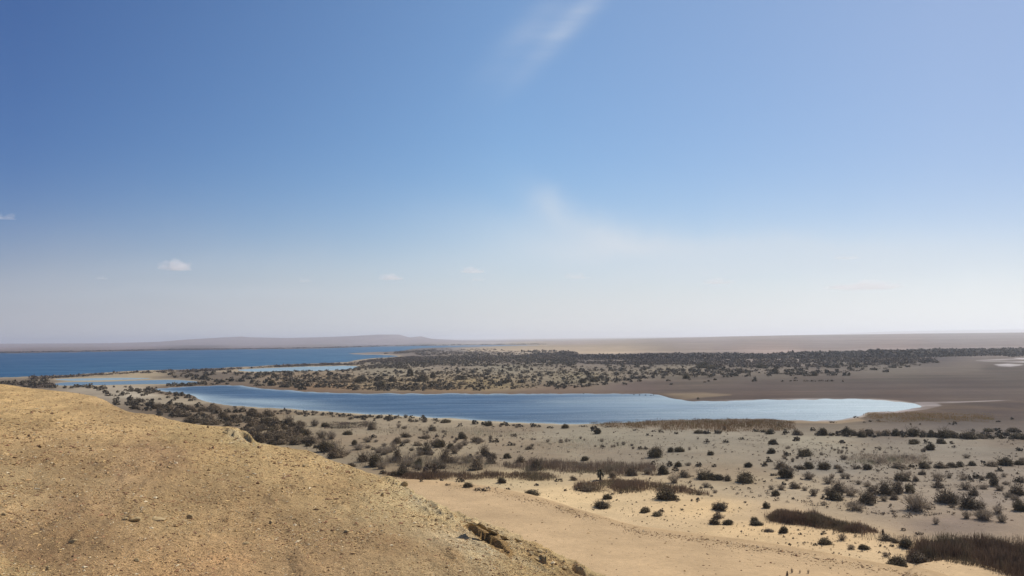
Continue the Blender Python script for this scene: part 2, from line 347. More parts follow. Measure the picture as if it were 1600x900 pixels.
blend((1 - sstep(sdp, 1, 7 + 4 * fbm(gX, gY, 30, 3, 5))) * rightside * np.clip(.75 + fbm(gX, gY, 18, 3, 28) * 1.1, 0, 1), (228, 220, 214), 0.8)
blend((1 - sstep(poly_sd(gpx + nx_ * 6, gpy + ny_ * .5, STRIP), -1, 2.5)) * np.clip(.55 + fbm(gX, gY, 20, 3, 18) * 1.2, 0, .9), (215, 205, 200))
for P_ in SALT:
    sdv = poly_sd(ex, ey, P_)
    blend((1 - sstep(sdv, -1.5, 4)) * np.clip(0.62 + fbm(gX / 2.5, gY, 30, 3, 8) * 1.6, 0, .95), (228, 220, 218), 0.8)
for P_ in (LAKE, LAGOON, POOL_A, POOL_B):
    sdv = poly_sd(ex, ey, P_); m_ = (1 - sstep(sdv, 1.5, 6)) * .75
    if P_ is LAKE: m_ = m_ * sstep(gpy, 551, 556) * .8
    blend(m_, (186, 168, 136))
wsd = np.min([poly_sd(gpx, gpy, P_) for P_ in WATERS], 0)
gcol *= (1 - .19 * sstep(gY, 190, 260) * (1 - sstep(gY, 1600, 2200)))[..., None]
mud = sstep(gpx + nx_ * 40, 930, 1080) * sstep(gpy, 560, 590) * (1 - sstep(gpy, 655, 670))
band_ = .5 + .5 * np.clip(1.8 * fbm(gX / 7, gY, 26, 4, 36), -1, 1)
gcol *= (1 - mud * (.30 + .24 * band_))[..., None] * np.where(mud[..., None] > 0, 1 + mud[..., None] * np.array([.04, -.01, -.03]), 1)
brush = sstep(fbm(gX, gY, 30, 4, 37), .0, .42) * sstep(gY, 190, 240) * (1 - sstep(gY, 420, 520)) * (wsd > 4)
gcol = gcol * (1 - .30 * brush[..., None]) + .30 * brush[..., None] * lin((118, 96, 74))
pm = 1 - sstep(poly_sd(gpx + nx_ * 5, gpy + ny_ * 2, PEDI, 2.0), -6, 6)
blend(pm * .95, (190, 162, 124))
pedge = np.exp(-((poly_sd(gpx, gpy, PEDI, 2.0) + 10) / 9.0) ** 2) * (gpy > 752)
blend(pedge * .35, (180, 150, 108))
# relief: low hummocks on the plain, the sandy apron below the hill standing a metre proud
gZ = fbm(gX, gY, 35, 4, 40) * 0.35 * sstep(wsd, 6, 40) * sstep(S_ROWS, 30, 120)[:, None]
gZ += pm * 0.9 + pm * sstep(-poly_sd(gpx, gpy, PEDI, 2.0), 0, 260) * 2.2
gZ += (1 - sstep(poly_sd(gpx, gpy, ARC, 1.5), -8, 6)) * 0.7
# the plain rises very gently far out to the right
gZ += sstep(gY, 1900, 7500) * sstep(U_COLS, -0.02, 0.40)[None, :] * (42 + 5 * fbm(gX, gY, 1500, 3, 44)) * (1 - .5 * sstep(gY, 8500, 12600))
gZ = np.where(wsd < 0, np.minimum(gZ, -0.02) - 0.35 * sstep(-wsd, 0, 12), gZ)
V = np.stack([gX, gY, gZ], -1).reshape(-1, 3)
F = grid_faces(len(S_ROWS), len(U_COLS))
nv = len(V)
y0 = GY[0]
extra = np.array([[gX[0, 0], -60000, 0], [gX[0, -1], -60000, 0], [-60000, -60000, 0], [60000, -60000, 0], [-60000, gY[0, 0], 0], [60000, gY[0, 0], 0]])
V = np.concatenate([V, extra]); nc_ = len(U_COLS)
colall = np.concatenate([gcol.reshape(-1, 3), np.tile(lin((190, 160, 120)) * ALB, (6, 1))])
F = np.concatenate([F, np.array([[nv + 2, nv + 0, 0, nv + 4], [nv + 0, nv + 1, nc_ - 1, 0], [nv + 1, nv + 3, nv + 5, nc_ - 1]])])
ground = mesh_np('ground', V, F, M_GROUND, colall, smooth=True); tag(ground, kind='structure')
def ground_z(X, Y):
    """height of the plain below a point"""
    s = H * FPX / np.maximum(Y, 1); uu = X / np.maximum(Y, 1)
    r = np.interp(-s, -S_ROWS, np.arange(len(S_ROWS))); c = np.interp(uu, U_COLS, np.arange(nc_))
    r0 = np.clip(np.floor(r).astype(int), 0, len(S_ROWS) - 2); c0 = np.clip(np.floor(c).astype(int), 0, nc_ - 2)
    fr = r - r0; fc = c - c0
    return (gZ[r0, c0] * (1 - fc) + gZ[r0, c0 + 1] * fc) * (1 - fr) + (gZ[r0 + 1, c0] * (1 - fc) + gZ[r0 + 1, c0 + 1] * fc) * fr
def stand(px, py):
    """where on the plain the foot seen at a photograph pixel stands"""
    d = pdir(px, py); z = np.zeros(np.shape(px))
    for _ in range(5):
        t = (z - H) / np.minimum(d[..., 2], -1e-5); X = d[..., 0] * t; Y = d[..., 1] * t; z = ground_z(X, Y)
    return X, Y, z

# ------------------------------------------------------------------ water
def outline(poly, sub=5, jit=0.0, seed=1):
    P = np.array(poly, float); n = len(P); out = []
    for i in range(n):
        p0, p1, p2, p3 = P[i - 1], P[i], P[(i + 1) % n], P[(i + 2) % n]
        L = np.hypot(*(p2 - p1)); k = max(2, int(L / 4))
        for j in range(k):
            t = j / k
            q = 0.5 * ((2 * p1) + (-p0 + p2) * t + (2 * p0 - 5 * p1 + 4 * p2 - p3) * t * t + (-p0 + 3 * p1 - 3 * p2 + p3) * t ** 3)
            q = q if L < 70 else p1 + (p2 - p1) * t
            out.append(q)
    Q = np.array(out)
    Q[:, 1] += (vnoise(Q[:, 0] / 19, Q[:, 1] * 0 + seed, seed) + .6 * vnoise(Q[:, 0] / 7, Q[:, 1] * 0 + seed, seed + 1) - .8) * jit
    return Q
def water(name, poly, mat, inset, z=0.02, jit=0.7):
    Q = outline(poly, jit=jit, seed=len(poly)); X, Y = ground0(Q[:, 0], Q[:, 1])
    pts = [Vector((float(x), float(y))) for x, y in zip(X, Y)]; n = len(pts)
    if inset:
        gx, gy = np.meshgrid(np.arange(X.min(), X.max(), inset), np.arange(Y.min(), Y.max(), inset)); gx = gx.ravel(); gy = gy.ravel()
        wp = np.stack([X, Y], -1); dd = poly_sd(gx, gy, wp, 1.0); k = dd < -1.0
        pts += [Vector((float(x), float(y))) for x, y in zip(gx[k], gy[k])]
    vo, _, fo, _, _, _ = delaunay_2d_cdt(pts, [(i, (i + 1) % n) for i in range(n)], [], 1, 1e-4)
    me = bpy.data.meshes.new(name); me.from_pydata([(v.x, v.y, z) for v in vo], [], fo); me.update()
    a = me.attributes.new('shallow_glare', 'FLOAT', 'POINT'); vals = np.zeros(len(me.vertices), np.float32)
    if inset:
        vx = np.array([v.x for v in vo]); vy = np.array([v.y for v in vo])
        dd = -poly_sd(vx, vy, np.stack([X, Y], -1), 1.0); qx, qy = project(vx, vy, np.zeros_like(vx)); nz = fbm(vx, vy, 45, 4, 71)
        vals = np.clip(.85 * np.exp(-np.maximum(dd, 0) / (5 + 4 * nz)) + .75 * np.exp(-((qx - 400) / 110) ** 2 - ((qy - 627 - (qx - 400) * .06 + 4 * nz) / 5.5) ** 2), 0, 1).astype(np.float32)
    a.data.foreach_set('value', vals); me.materials.append(mat)
    if me.polygons[0].normal.z < 0: me.flip_normals()
    o = bpy.data.objects.new(name, me); COL.objects.link(o); return tag(o, kind='structure')
M_LAKE = water_material('lake_water', (0.008, 0.062, 0.15), (0.03, 0.12, 0.21), -1500, 400, 0.3, 1.0, .06, .22)
M_POND = water_material('pond_water', (0.036, 0.090, 0.165), (0.40, 0.50, 0.53), -20, 230, 0.27, .9, .18, .5)  # pale right end: shallows and silvery glare, both put into the base colour
M_LAG = water_material('lagoon_water', (0.16, 0.25, 0.30), (0.24, 0.34, 0.38), -2000, 0, 0.2)
M_POOL = water_material('pool_water', (0.07, 0.13, 0.20), (0.12, 0.2, 0.26), -2000, 0, 0.2)
water('lake', LAKE, M_LAKE, 0); water('pond', POND, M_POND, 5.0, jit=1.5)
water('lagoon', LAGOON, M_LAG, 0, jit=.4); water('pool', POOL_A, M_LAG, 0, jit=.3); water('pool', POOL_B, M_POOL, 0, jit=.3)

# ------------------------------------------------------------------ foreground hill
CREST = [(-260, 572), (-120, 586), (-60, 593), (0, 600), (25, 603), (50, 607), (100, 612.5), (120, 614.5), (150, 620), (163, 625), (176, 633), (185, 638), (200, 644), (215, 646), (240, 648.5), (262, 654), (285, 660), (310, 664), (335, 666), (350, 667), (372, 670), (384, 677), (395, 688), (408, 694), (425, 696), (445, 699), (480, 704), (495, 710), (510, 717),
         (525, 722), (545, 728), (560, 734), (580, 741), (600, 746), (615, 749), (628, 756), (638, 764), (655, 775), (670, 784), (690, 794), (710, 801), (730, 810), (750, 820), (775, 827), (800, 838), (830, 850), (860, 865), (890, 880), (915, 892), (930, 900), (980, 926), (1060, 968), (1160, 1020), (1300, 1095), (1500, 1200)]
cd = pdir([c[0] for c in CREST], [c[1] for c in CREST])
cU = cd[:, 0] / cd[:, 1]; cE = -cd[:, 2] / cd[:, 1]
HA, HB, HC = 4.2, 0.12, 0.0764
hU = np.linspace(cU[0], cU[-1], 900)
hE = np.interp(hU, cU, cE)
hE_s = hE.copy()
hD = HA / (hE - HC - HB * hU)
hpx = np.interp(hU, cU, [c[0] for c in CREST])
NI, NO = 330, 70
tI = np.linspace(0, 1, NI)
E0 = np.maximum(0.50, hE + 0.15)
rowsY = []
for t in tI:
    E = E0 + (hE - E0) * (1 - (1 - t) ** 1.0)
    rowsY.append(HA / (E - HC - HB * hU))
hYi = np.array(rowsY)                                   # (NI, cols)
nearY = np.array([-14, -8, -4, 0, 2.0, 4.0])[:, None] * np.ones_like(hU)
nearX = nearY * 0 + hU * 9.0
nearX = hU * np.array([14, 11, 9, 7.6, 7.6, 7.8])[:, None]
hXi = hYi * hU
drop = lambda X, Y: -(HA + HB * X + HC * Y)
zi = H + drop(hXi, hYi)
# shoulder: the last stretch before the edge rolls over a little
w_out = np.concatenate([np.linspace(0.12, 3, 26), np.linspace(3.4, 75, NO - 26)])
hYo = hD + w_out[:, None]
hXo = hYo * hU
r_ = 2.2 + 0 * hD
zc = H + drop(hD * hU, hD)
dropw = w_out[:, None]
slope_out = 0.74 + 0.10 * fbm(hXo, hYo, 14, 3, 77)
zo = zc - (HC + HB * hU) * dropw - np.maximum(slope_out - (HC + HB * hU), 0.1) * (dropw - r_ * (1 - np.exp(-dropw / r_)))
HX = np.concatenate([nearX, hXi, hXo]); HY = np.concatenate([nearY, hYi, hYo])
HZ = np.concatenate([H + drop(nearX, nearY), zi, zo])
HZ += 2.3 * np.exp(-(HX ** 2 + (HY + 1) ** 2) / 16.0)
rr = np.hypot(HX, HY)
crestfade = 1 - 0.75 * np.exp(-((HY - hD[None, :]) / (0.10 * hD[None, :] + 0.8)) ** 2)
outm = sstep(HY - hD[None, :], 0.5, 6)
cx, sx = math.cos(-1.24), math.sin(-1.24)
AX = (HX * cx + HY * sx); AY = (-HX * sx + HY * cx)
HZ += (fbm(HX, HY, 9, 3, 50) * 0.16) * crestfade
HZ += fbm(AX * 0.3, AY * 1.4, 2.2, 4, 60) * 0.12 * crestfade
HZ += fbm(HX, HY, 0.55, 3, 61) * 0.045
HZ += np.maximum(fbm(AX * .35, AY * 1.6, 1.1, 4, 62) - .12, 0) * 0.16 * crestfade
HZ += outm * fbm(HX, HY, 6, 4, 65) * 0.9
hpxg, hpyg = project(HX, np.maximum(HY, 1.0), HZ)
# layered edge on the right-hand rim: small ledges following the slope
rim = np.exp(-((HY - hD[None, :]) / (0.16 * hD[None, :])) ** 2) * sstep(hpx, 600, 680)[None, :]
st_ = AY / 0.42 + 1.2 * fbm(HX, HY, 1.6, 3, 70)
HZ += rim * ((st_ - np.floor(st_)) ** 3 - 0.25) * 0.15
HCP = [(0, 615, 205, 174, 122), (60, 640, 200, 170, 120), (100, 700, 192, 162, 118), (180, 660, 200, 170, 122), (250, 712, 170, 140, 104), (180, 740, 178, 148, 112), (400, 800, 190, 160, 116), (520, 760, 198, 168, 120), (330, 700, 198, 168, 118), (640, 790, 216, 190, 140), (640, 768, 228, 208, 158),
       (660, 785, 226, 206, 158), (380, 680, 220, 196, 142), (300, 672, 208, 180, 128), (850, 860, 214, 184, 130), (735, 850, 224, 204, 164), (760, 858, 220, 200, 156), (720, 870, 192, 162, 118), (600, 850, 188, 158, 116), (30, 850, 165, 136, 102), (250, 880, 190, 156, 112), (150, 850, 174, 144, 106), (60, 870, 172, 140, 104), (330, 885, 195, 158, 114), (15, 762, 206, 180, 134),
       (40, 768, 200, 172, 128), (15, 895, 205, 178, 128), (500, 880, 184, 154, 114), (120, 790, 180, 150, 112), (240, 845, 188, 156, 114), (250, 812, 196, 168, 122), (160, 745, 196, 168, 124), (450, 705, 200, 172, 122), (560, 738, 204, 178, 128), (870, 895, 222, 196, 140), (900, 890, 215, 185, 132)]
def ledge_step(line, h, fade, end=8.0):
    """the surface breaks: the side above the line stands h metres higher"""
    global HZ
    P = np.array(line, float); best = np.full(HZ.shape, 1e9); sgn = np.ones(HZ.shape); tt = np.zeros(HZ.shape)
    for i in range(len(P) - 1):
        a, b = P[i], P[i + 1]; e = b - a; L2 = (e ** 2).sum(); t = ((bx0 - a[0]) * e[0] + (by0 - a[1]) * e[1]) / L2; tc_ = np.clip(t, 0, 1)
        d = np.hypot(bx0 - a[0] - tc_ * e[0], by0 - a[1] - tc_ * e[1]); cr = -((bx0 - a[0]) * e[1] * -1 + (by0 - a[1]) * e[0])
        m_ = d < best; best = np.where(m_, d, best); sgn = np.where(m_, np.sign(cr), sgn); tt = np.where(m_, i + t, tt)
    n = len(P) - 1; taper = np.clip(tt / (.35 * n), 0, 1) * np.clip((n - tt) / (.35 * n), 0, 1); d = best * sgn
    HZ = HZ + h * sstep(d, -.8, .8) * np.exp(-np.maximum(d, 0) / fade) * sstep(taper, 0, 1) * (HY > 5)
    HZ = HZ - h * .45 * np.exp(-(np.minimum(d + 1, 0) / 4) ** 2) * (d < 0.5) * sstep(taper, 0, 1) * (HY > 5)
bx0 = hpxg + 3 * fbm(HX, HY, .7, 3, 91); by0 = hpyg + 2 * fbm(HX, HY, .6, 3, 92)
ledge_step([(722, 820), (738, 827), (752, 839), (768, 848), (784, 856), (804, 869)], .20, 16)
ledge_step([(648, 793), (664, 797), (684, 800), (702, 806)], .05, 8)
ledge_step([(690, 803), (706, 808), (722, 818)], .045, 7)
ledge_step([(655, 785), (675, 791), (695, 799)], .04, 6)
ledge_step([(598, 748), (612, 752), (628, 760)], .14, 7)
ledge_step([(345, 672), (362, 677), (378, 684)], .25, 6)
ledge_step([(372, 676), (388, 684), (398, 694)], .25, 6)
ledge_step([(838, 872), (852, 879), (872, 886)], .10, 7)
ledge_step([(824, 858), (842, 868), (862, 876)], .08, 6)
ledge_step([(893, 888), (905, 895), (920, 903)], .14, 7)
ledge_step([(195, 812), (208, 813), (222, 813)], .07, 8)
ledge_step([(105, 845), (118, 848), (130, 848)], .05, 5)
hw = hpxg + fbm(HX, HY, 3, 4, 81) * 40; hv = hpyg + fbm(HX, HY, 3, 4, 82) * 18
hcol = cp_color(hw, hv, HCP, 2.0, 3.0) * 0.99 * np.array([1, .985, .98])
hcol = hcol * .78 + lin((192, 158, 110)) * .98 * .22
hcol *= (1 + 0.30 * fbm(AX * .25, AY * 1.4, 2.5, 4, 83) + .10 * fbm(HX, HY, 1.3, 3, 87))[..., None]
rimc = rim * sstep(fbm(AX * .5, AY * 2, 1.2, 3, 84), -.1, .5)
hcol = hcol * (1 - .45 * rimc[..., None]) + lin((228, 206, 156)) * .8 * .45 * rimc[..., None]
chk = np.maximum(1 - sstep(poly_sd(bx0 + 8 * fbm(HX, HY, 1, 3, 95), by0, [(700, 850), (725, 846), (745, 842), (770, 856), (790, 866), (760, 868), (720, 860)], 1.6), -8, 4),
                 1 - sstep(poly_sd(bx0 + 8 * fbm(HX, HY, 1, 3, 96), by0, [(632, 762), (650, 775), (668, 784), (690, 800), (720, 812), (700, 812), (660, 795), (640, 785)], 1.6), -8, 4))
chk = np.maximum(chk, 1 - sstep(poly_sd(bx0 + 5 * fbm(HX, HY, 1, 3, 97), by0, [(345, 672), (372, 672), (396, 690), (385, 694), (360, 684)], 1.6), -6, 3))
chk = np.maximum(chk, 1 - sstep(poly_sd(bx0 + 4 * fbm(HX, HY, 1, 3, 98), by0, [(790, 860), (812, 868), (850, 890), (862, 897), (840, 892), (800, 872)], 1.6), -4, 3))
hcol = hcol * (1 - .62 * chk[..., None]) + lin((226, 206, 164)) * .8 * .62 * chk[..., None]
och = 1 - sstep(poly_sd(bx0, by0, [(722, 819), (740, 822), (770, 838), (795, 850), (806, 868), (796, 870), (768, 853), (745, 838)], 1.0), -2, 3)
hcol = hcol * (1 - .7 * och[..., None]) + lin((178, 134, 70)) * .8 * .7 * och[..., None]
hill = mesh_np('hillside', np.stack([HX, HY, HZ], -1).reshape(-1, 3), grid_faces(HX.shape[0], HX.shape[1]), M_HILL, hcol.reshape(-1, 3), smooth=True)
tag(hill, kind='structure')
NR_H = HX.shape[0]
def hill_point(uu, f):
    """point of the hill surface: column by view bearing, f = 0 nearest .. 1 rim"""
    c = np.interp(uu, hU, np.arange(len(hU))); r = 6 + np.asarray(f) * (NI - 1)
    c0 = np.clip(c.astype(int), 0, len(hU) - 2); r0 = np.clip(np.floor(r).astype(int), 0, NR_H - 2)
    fc = c - c0; fr = r - r0
    g = lambda A: (A[r0, c0] * (1 - fc) + A[r0, c0 + 1] * fc) * (1 - fr) + (A[r0 + 1, c0] * (1 - fc) + A[r0 + 1, c0 + 1] * fc) * fr
    return g(HX), g(HY), g(HZ)
def hill_at(px, py):
    best = None
    d = pdir(px, py); u0 = d[0] / d[1]; fs = np.linspace(0, 1.0, 1200)
    X, Y, Z = hill_point(np.full(1200, u0), fs); qx, qy = project(X, Y, Z)
    i = int(np.argmin(np.abs(qy - py))); return X[i], Y[i], Z[i]

# ------------------------------------------------------------------ stones
def stone_cloud(name, X, Y, Z, S, C, seed, flat=0.6):
    """many loose stones as one uncountable mass: irregular octahedra"""
    r = np.random.default_rng(seed); n = len(X)
    base = np.array([[1, 0, 0], [0, 1, 0], [-1, 0, 0], [0, -1, 0], [0, 0, 1], [0, 0, -1]], float)
    P = base[None] * r.uniform(0.55, 1.15, (n, 6, 1)) + r.normal(0, .16, (n, 6, 3))
    P[:, :, 2] *= flat
    a = r.uniform(0, 6.28, n); ca, sa = np.cos(a)[:, None], np.sin(a)[:, None]
    P[:, :, 0] *= r.uniform(1.0, 1.9, n)[:, None]
    x = P[..., 0] * ca - P[..., 1] * sa; y = P[..., 0] * sa + P[..., 1] * ca
    P = np.stack([x, y, P[..., 2]], -1) * (S[:, None, None] * .5) + np.stack([X, Y, Z + S * .08], -1)[:, None, :]
    f = np.array([[0, 1, 4], [1, 2, 4], [2, 3, 4], [3, 0, 4], [1, 0, 5], [2, 1, 5], [3, 2, 5], [0, 3, 5]])
    F = (f[None] + (np.arange(n) * 6)[:, None, None]).reshape(-1, 3)
    return mesh_np(name, P.reshape(-1, 3), F, M_STONE, np.repeat(C, 6, 0))
n = 150000
uu = rng.uniform(pdir(-120, 700)[0] / pdir(-120, 700)[1], pdir(1050, 880)[0] / pdir(1050, 880)[1], n); ff = rng.uniform(0, 1, n) ** 0.8
X, Y, Z = hill_point(uu, ff)
dens = fbm(X, Y, 2.5, 3, 90); keep = rng.uniform(-.75, .55, n) < dens
X, Y, Z = X[keep], Y[keep], Z[keep]; n = len(X)
S = np.clip(rng.lognormal(-3.45, 0.5, n), 0.012, 0.15) * np.clip(np.hypot(X, Y) / 22, .75, 2.1)
pal = np.array([lin((205, 172, 122)), lin((186, 152, 108)), lin((150, 118, 88)), lin((226, 206, 168)), lin((176, 134, 100)), lin((122, 92, 66))]) * .8
C = pal[rng.choice(6, n, p=[.33, .32, .17, .07, .07, .04])] * rng.uniform(.85, 1.15, (n, 1))
g = stone_cloud('gravel', X, Y, Z, S, C, 5); tag(g, 'loose pale and brown gravel strewn over the foreground hillside', 'gravel', kind='stuff')
# stones of the apron and its edge line
edge = np.array(PEDI[2:20], float); n = 4200
i = rng.integers(0, len(edge) - 1, n); t = rng.uniform(0, 1, (n, 1)); p = edge[i] * (1 - t) + edge[i + 1] * t
p = p + np.stack([rng.normal(0, 6, n), 2 + np.abs(rng.normal(0, 4.5, n))], -1)
n2 = 3200; q = np.stack([rng.uniform(640, 1640, n2), rng.uniform(752, 915, n2)], -1)
p = np.concatenate([p, q]); X, Y, Z = stand(p[:, 0], p[:, 1])
ok = fbm(X, Y, 6, 3, 33) > rng.uniform(-.6, .5, len(X)); X, Y, Z = X[ok], Y[ok], Z[ok]; n = len(X)
S = np.clip(rng.lognormal(-1.75, .5, n), .07, .5)
C = pal[rng.choice(6, n, p=[.22, .2, .24, .08, .12, .14])] * rng.uniform(.7, 1.05, (n, 1))
g = stone_cloud('scattered_stones', X, Y, Z, S, C, 6); tag(g, 'small loose stones strewn on the sand apron and along its edge', 'stones', kind='stuff')

def rock_mesh(name, sx, sy, sz, seed, cuts=3, rough=.22, lay=0.0):
    bm = bmesh.new(); bmesh.ops.create_icosphere(bm, subdivisions=cuts, radius=1)
    r = random.Random(seed); pl = [(Vector((r.gauss(0, 1), r.gauss(0, 1), r.gauss(0, .6))).normalized(), r.uniform(.55, .85)) for _ in range(9)]
    for v in bm.verts:
        co = v.co.copy()
        for nrm, d in pl:
            k = co.dot(nrm)
            if k > d: co -= nrm * (k - d)
        nz = float(fbm(np.array([co.x * 2 + seed]), np.array([co.y * 2 + co.z * 3]), 1.0, 3, seed)[0])
        co *= 1 + rough * nz
        if lay: co.xy *= 1 + lay * math.sin(co.z * 14 + seed)
        v.co = (co.x * sx, co.y * sy, co.z * sz)
    me = bpy.data.meshes.new(name); bm.to_mesh(me); bm.free(); me.materials.append(M_ROCK); return me
def put_rock(px, py, w, h, seed, label, group=None, ang=0.0, cuts=2, depth=0.8, name='rock', rot=None, sink=.25, lay=0.0):
    X, Y, Z = hill_at(px, py); m_ = Y / FPX
    me = rock_mesh(name, w * m_ / 2, w * m_ / 2 * depth, h * m_ / 1.7, seed, cuts, lay=lay)
    o = bpy.data.objects.new(name, me); COL.objects.link(o); o.location = (X, Y, Z + h * m_ * (.5 - sink))
    o.rotation_euler = rot or (0, ang, random.Random(seed).uniform(-.3, .3))
    return tag(o, label, 'rock', group)

put_rock(297, 810, 11, 7, 3, 'small reddish stone lying alone on the middle of the hillside', sink=.1)
put_rock(632, 757, 12, 9, 4, 'rusty orange boulder on the hill rim beside the first sand', sink=.2)
put_rock(213, 814, 24, 8, 6, 'dark broken stone in the shaded crack low on the hillside', sink=.3)
put_rock(196, 812, 13, 5, 7, 'flat stone left of the dark crack low on the hillside', sink=.3)
put_rock(248, 812, 30, 8, 8, 'smooth pale hump of stone right of the dark crack', sink=.5)
put_rock(114, 847, 16, 5, 9, 'thin flat slab low on the left of the hillside', sink=.15)
put_rock(75, 890, 8, 6, 10, 'dark stone near the bottom left corner', sink=.15)
put_rock(213, 877, 11, 5, 12, 'pinkish flat stone near the bottom edge of the hillside', sink=.15)
put_rock(541, 832, 11, 5, 13, 'brown stone in the middle of the slope right of the centre', sink=.2)
put_rock(423, 818, 7, 5, 14, 'small dark stone on the plain slope left of the brown stone', sink=.15)
put_rock(598, 776, 6, 6, 15, 'small dark lump just below the pale rim patch', sink=.1)
put_rock(475, 730, 6, 4, 16, 'tiny dark stone high on the slope near the rim', sink=.1)
put_rock(385, 850, 14, 4, 17, 'low brown slab at the right end of the bottom gravel', sink=.2)
put_rock(6, 805, 9, 5, 18, 'dark stone at the left edge of the photo', sink=.2)
# the overhanging ledge near the rim: slabs stacked over a dark hollow
def ledge():
    root = bpy.data.objects.new('rock_ledge', None); COL.objects.link(root)
    X, Y, Z = hill_at(764, 840); root.location = (X, Y, Z)
    tag(root, 'broken overhanging ledge with dark hollow beneath near the hill rim', 'rock ledge')
    m_ = Y / FPX
    spec = [(-24, 17, 26, 4, 31, .30), (-10, 14, 26, 6, 32, .60), (6, 5, 30, 7, 33, .55), (20, -4, 26, 7, 34, .50), (34, -14, 18, 6, 35, .6)]
    for dx, dz, w, h, sd_, an in spec:
        me = rock_mesh('slab', w * m_ / 2, w * m_ * .6, h * m_ / 1.7, sd_, 4, .3, lay=.05)
        o = bpy.data.objects.new('slab', me); COL.objects.link(o); o.parent = root
        o.location = (dx * m_, .35, dz * m_ ); o.rotation_euler = (-.25, an, .15)
ledge()
rim_rocks = [(640, 800, 60, 4, 'long thin ledge plate below the pale rim patch', .3), (672, 797, 40, 4, 'thin broken plate at the middle of the rim ledges', .34), (700, 806, 34, 5, 'small shelf of stone on the rim left of the overhang', .38), (735, 812, 22, 5, 'pale block on the rim just above the overhang', .35), (782, 832, 22, 6, 'ochre block at the top right end of the overhang', .45),
             (812, 846, 18, 5, 'small ochre slab on the rim right of the overhang', .45), (842, 876, 18, 7, 'brown-topped block on the lower rim', .4), (868, 880, 24, 7, 'wide ochre block on the lowest part of the rim', .4), (846, 862, 15, 4, 'flat pale plate on the lower rim', .4), (902, 894, 22, 9, 'dark undercut block at the bottom end of the rim', .45),
             (618, 763, 24, 4, 'rough plate on the rim left of the orange boulder', .35), (374, 682, 26, 4, 'pale cracked plate on the left rim shoulder', .25), (355, 676, 20, 3, 'thin pale plate behind the left rim shoulder', .2), (832, 866, 14, 5, 'small square block left of the flat pale plate', .3), (883, 889, 16, 5, 'low block just left of the undercut block', .4)]
for k, (px, py, w, h, lab, an) in enumerate([(a_, b_, min(c_, 17), min(d_, 6), e_, f_) for a_, b_, c_, d_, e_, f_ in rim_rocks if c_ <= 20]):
    put_rock(px, py, w, h, 60 + k, lab, 'ledge stones along the rim of the hill', an, 3, .7, sink=.35, lay=.04)

# ------------------------------------------------------------------ shrubs
def leaf_quads(P, Nrm, size, r, stretch=1.6):
    n = len(P)
    t = np.cross(Nrm, r.normal(0, 1, (n, 3))); t /= np.linalg.norm(t, axis=1, keepdims=True) + 1e-9
    b = np.cross(Nrm, t); s = (size * r.uniform(.6, 1.4, n))[:, None]
    t = t * s * stretch * .5; b = b * s * .5
    return np.stack([P - t * .9, P - b, P + t, P + b], 1).reshape(-1, 3), np.arange(4 * n).reshape(-1, 4)
def bush_arrays(seed, n, lumps, leaf, tall=1.0, c0=(.052, .040, .023), c1=(.135, .102, .054)):
    """an uneven low dome of leaf sprays: unit width, unit height"""
    r = np.random.default_rng(seed)
    L = []
    for k in range(lumps):
        a = r.uniform(0, 6.28); d = r.uniform(.05, .30) if k else 0
        rad = r.uniform(.17, .27) if k else .34
        L.append((d * math.cos(a), d * math.sin(a), (r.uniform(.04, .80 - rad) * (1 - 2.2 * d)) if k else .22, rad))
    L = np.array(L); pick = r.choice(len(L), n, p=L[:, 3] ** 2 / (L[:, 3] ** 2).sum())
    dr = r.normal(0, 1, (n, 3)); dr /= np.linalg.norm(dr, axis=1, keepdims=True)
    rad = L[pick, 3] * r.uniform(.45, 1.08, n) * np.where(r.uniform(0, 1, n) < .14, r.uniform(1.1, 1.5, n), 1)
    P = L[pick, :3] + dr * rad[:, None]
    P[:, 2] = np.abs(P[:, 2])
    P[:, 2] *= tall
    tone = r.uniform(0, 1, n) ** 1.5 * .7 + .3 * r.uniform(0, 1, len(L))[pick]
    C = np.array(c0)[None] * (1 - tone[:, None]) + np.array(c1)[None] * tone[:, None]
    nr = dr + r.normal(0, .6, (n, 3)) + (0, 0, .5); nr /= np.linalg.norm(nr, axis=1, keepdims=True)
    V, F = leaf_quads(P, nr, leaf, r)
    return V, F, np.repeat(C, 4, 0)
def twig_arrays(seed, n, c0=(.13, .105, .08), c1=(.26, .21, .155), spread=.5, thick=.012, tips=0):
    """bare branching twigs fanning from the root"""
    r = np.random.default_rng(seed); V = []; F = []; C = []
    def strip(a, b, w0, w1, c):
        d = b - a; s = np.cross(d, r.normal(0, 1, 3)); s /= np.linalg.norm(s) + 1e-9
        k = len(V); V.extend([a - s * w0, a + s * w0, b + s * w1, b - s * w1]); F.append((k, k + 1, k + 2, k + 3)); C.extend([c] * 4)
    for i in range(n):
        az = r.uniform(0, 6.28); rad = spread * math.sqrt(r.uniform(0, 1)); hh = r.uniform(.55, 1.0) * (1 - .5 * (rad / .5) ** 2)
        a = np.array([r.normal(0, .13), r.normal(0, .13), 0]); m = np.array([math.cos(az) * rad * .55, math.sin(az) * rad * .55, hh * .5]) + r.normal(0, .02, 3)
        e = np.array([math.cos(az) * rad, math.sin(az) * rad, hh])
        c = np.array(c0) + (np.array(c1) - c0) * r.uniform(); strip(a, m, thick, thick * .7, c); strip(m, e, thick * .7, thick * .3, c)
        for _ in range(4):
            t = r.uniform(.3, 1); p0 = m + (e - m) * t; p1 = p0 + r.normal(0, .08, 3) + (0, 0, .05)
            strip(p0, p1, thick * .5, thick * .3, c)
    return np.array(V), np.array(F), np.array(C)
def mk(name, arr, mat): return mesh_np(name, arr[0], arr[1], mat, arr[2], link=False)
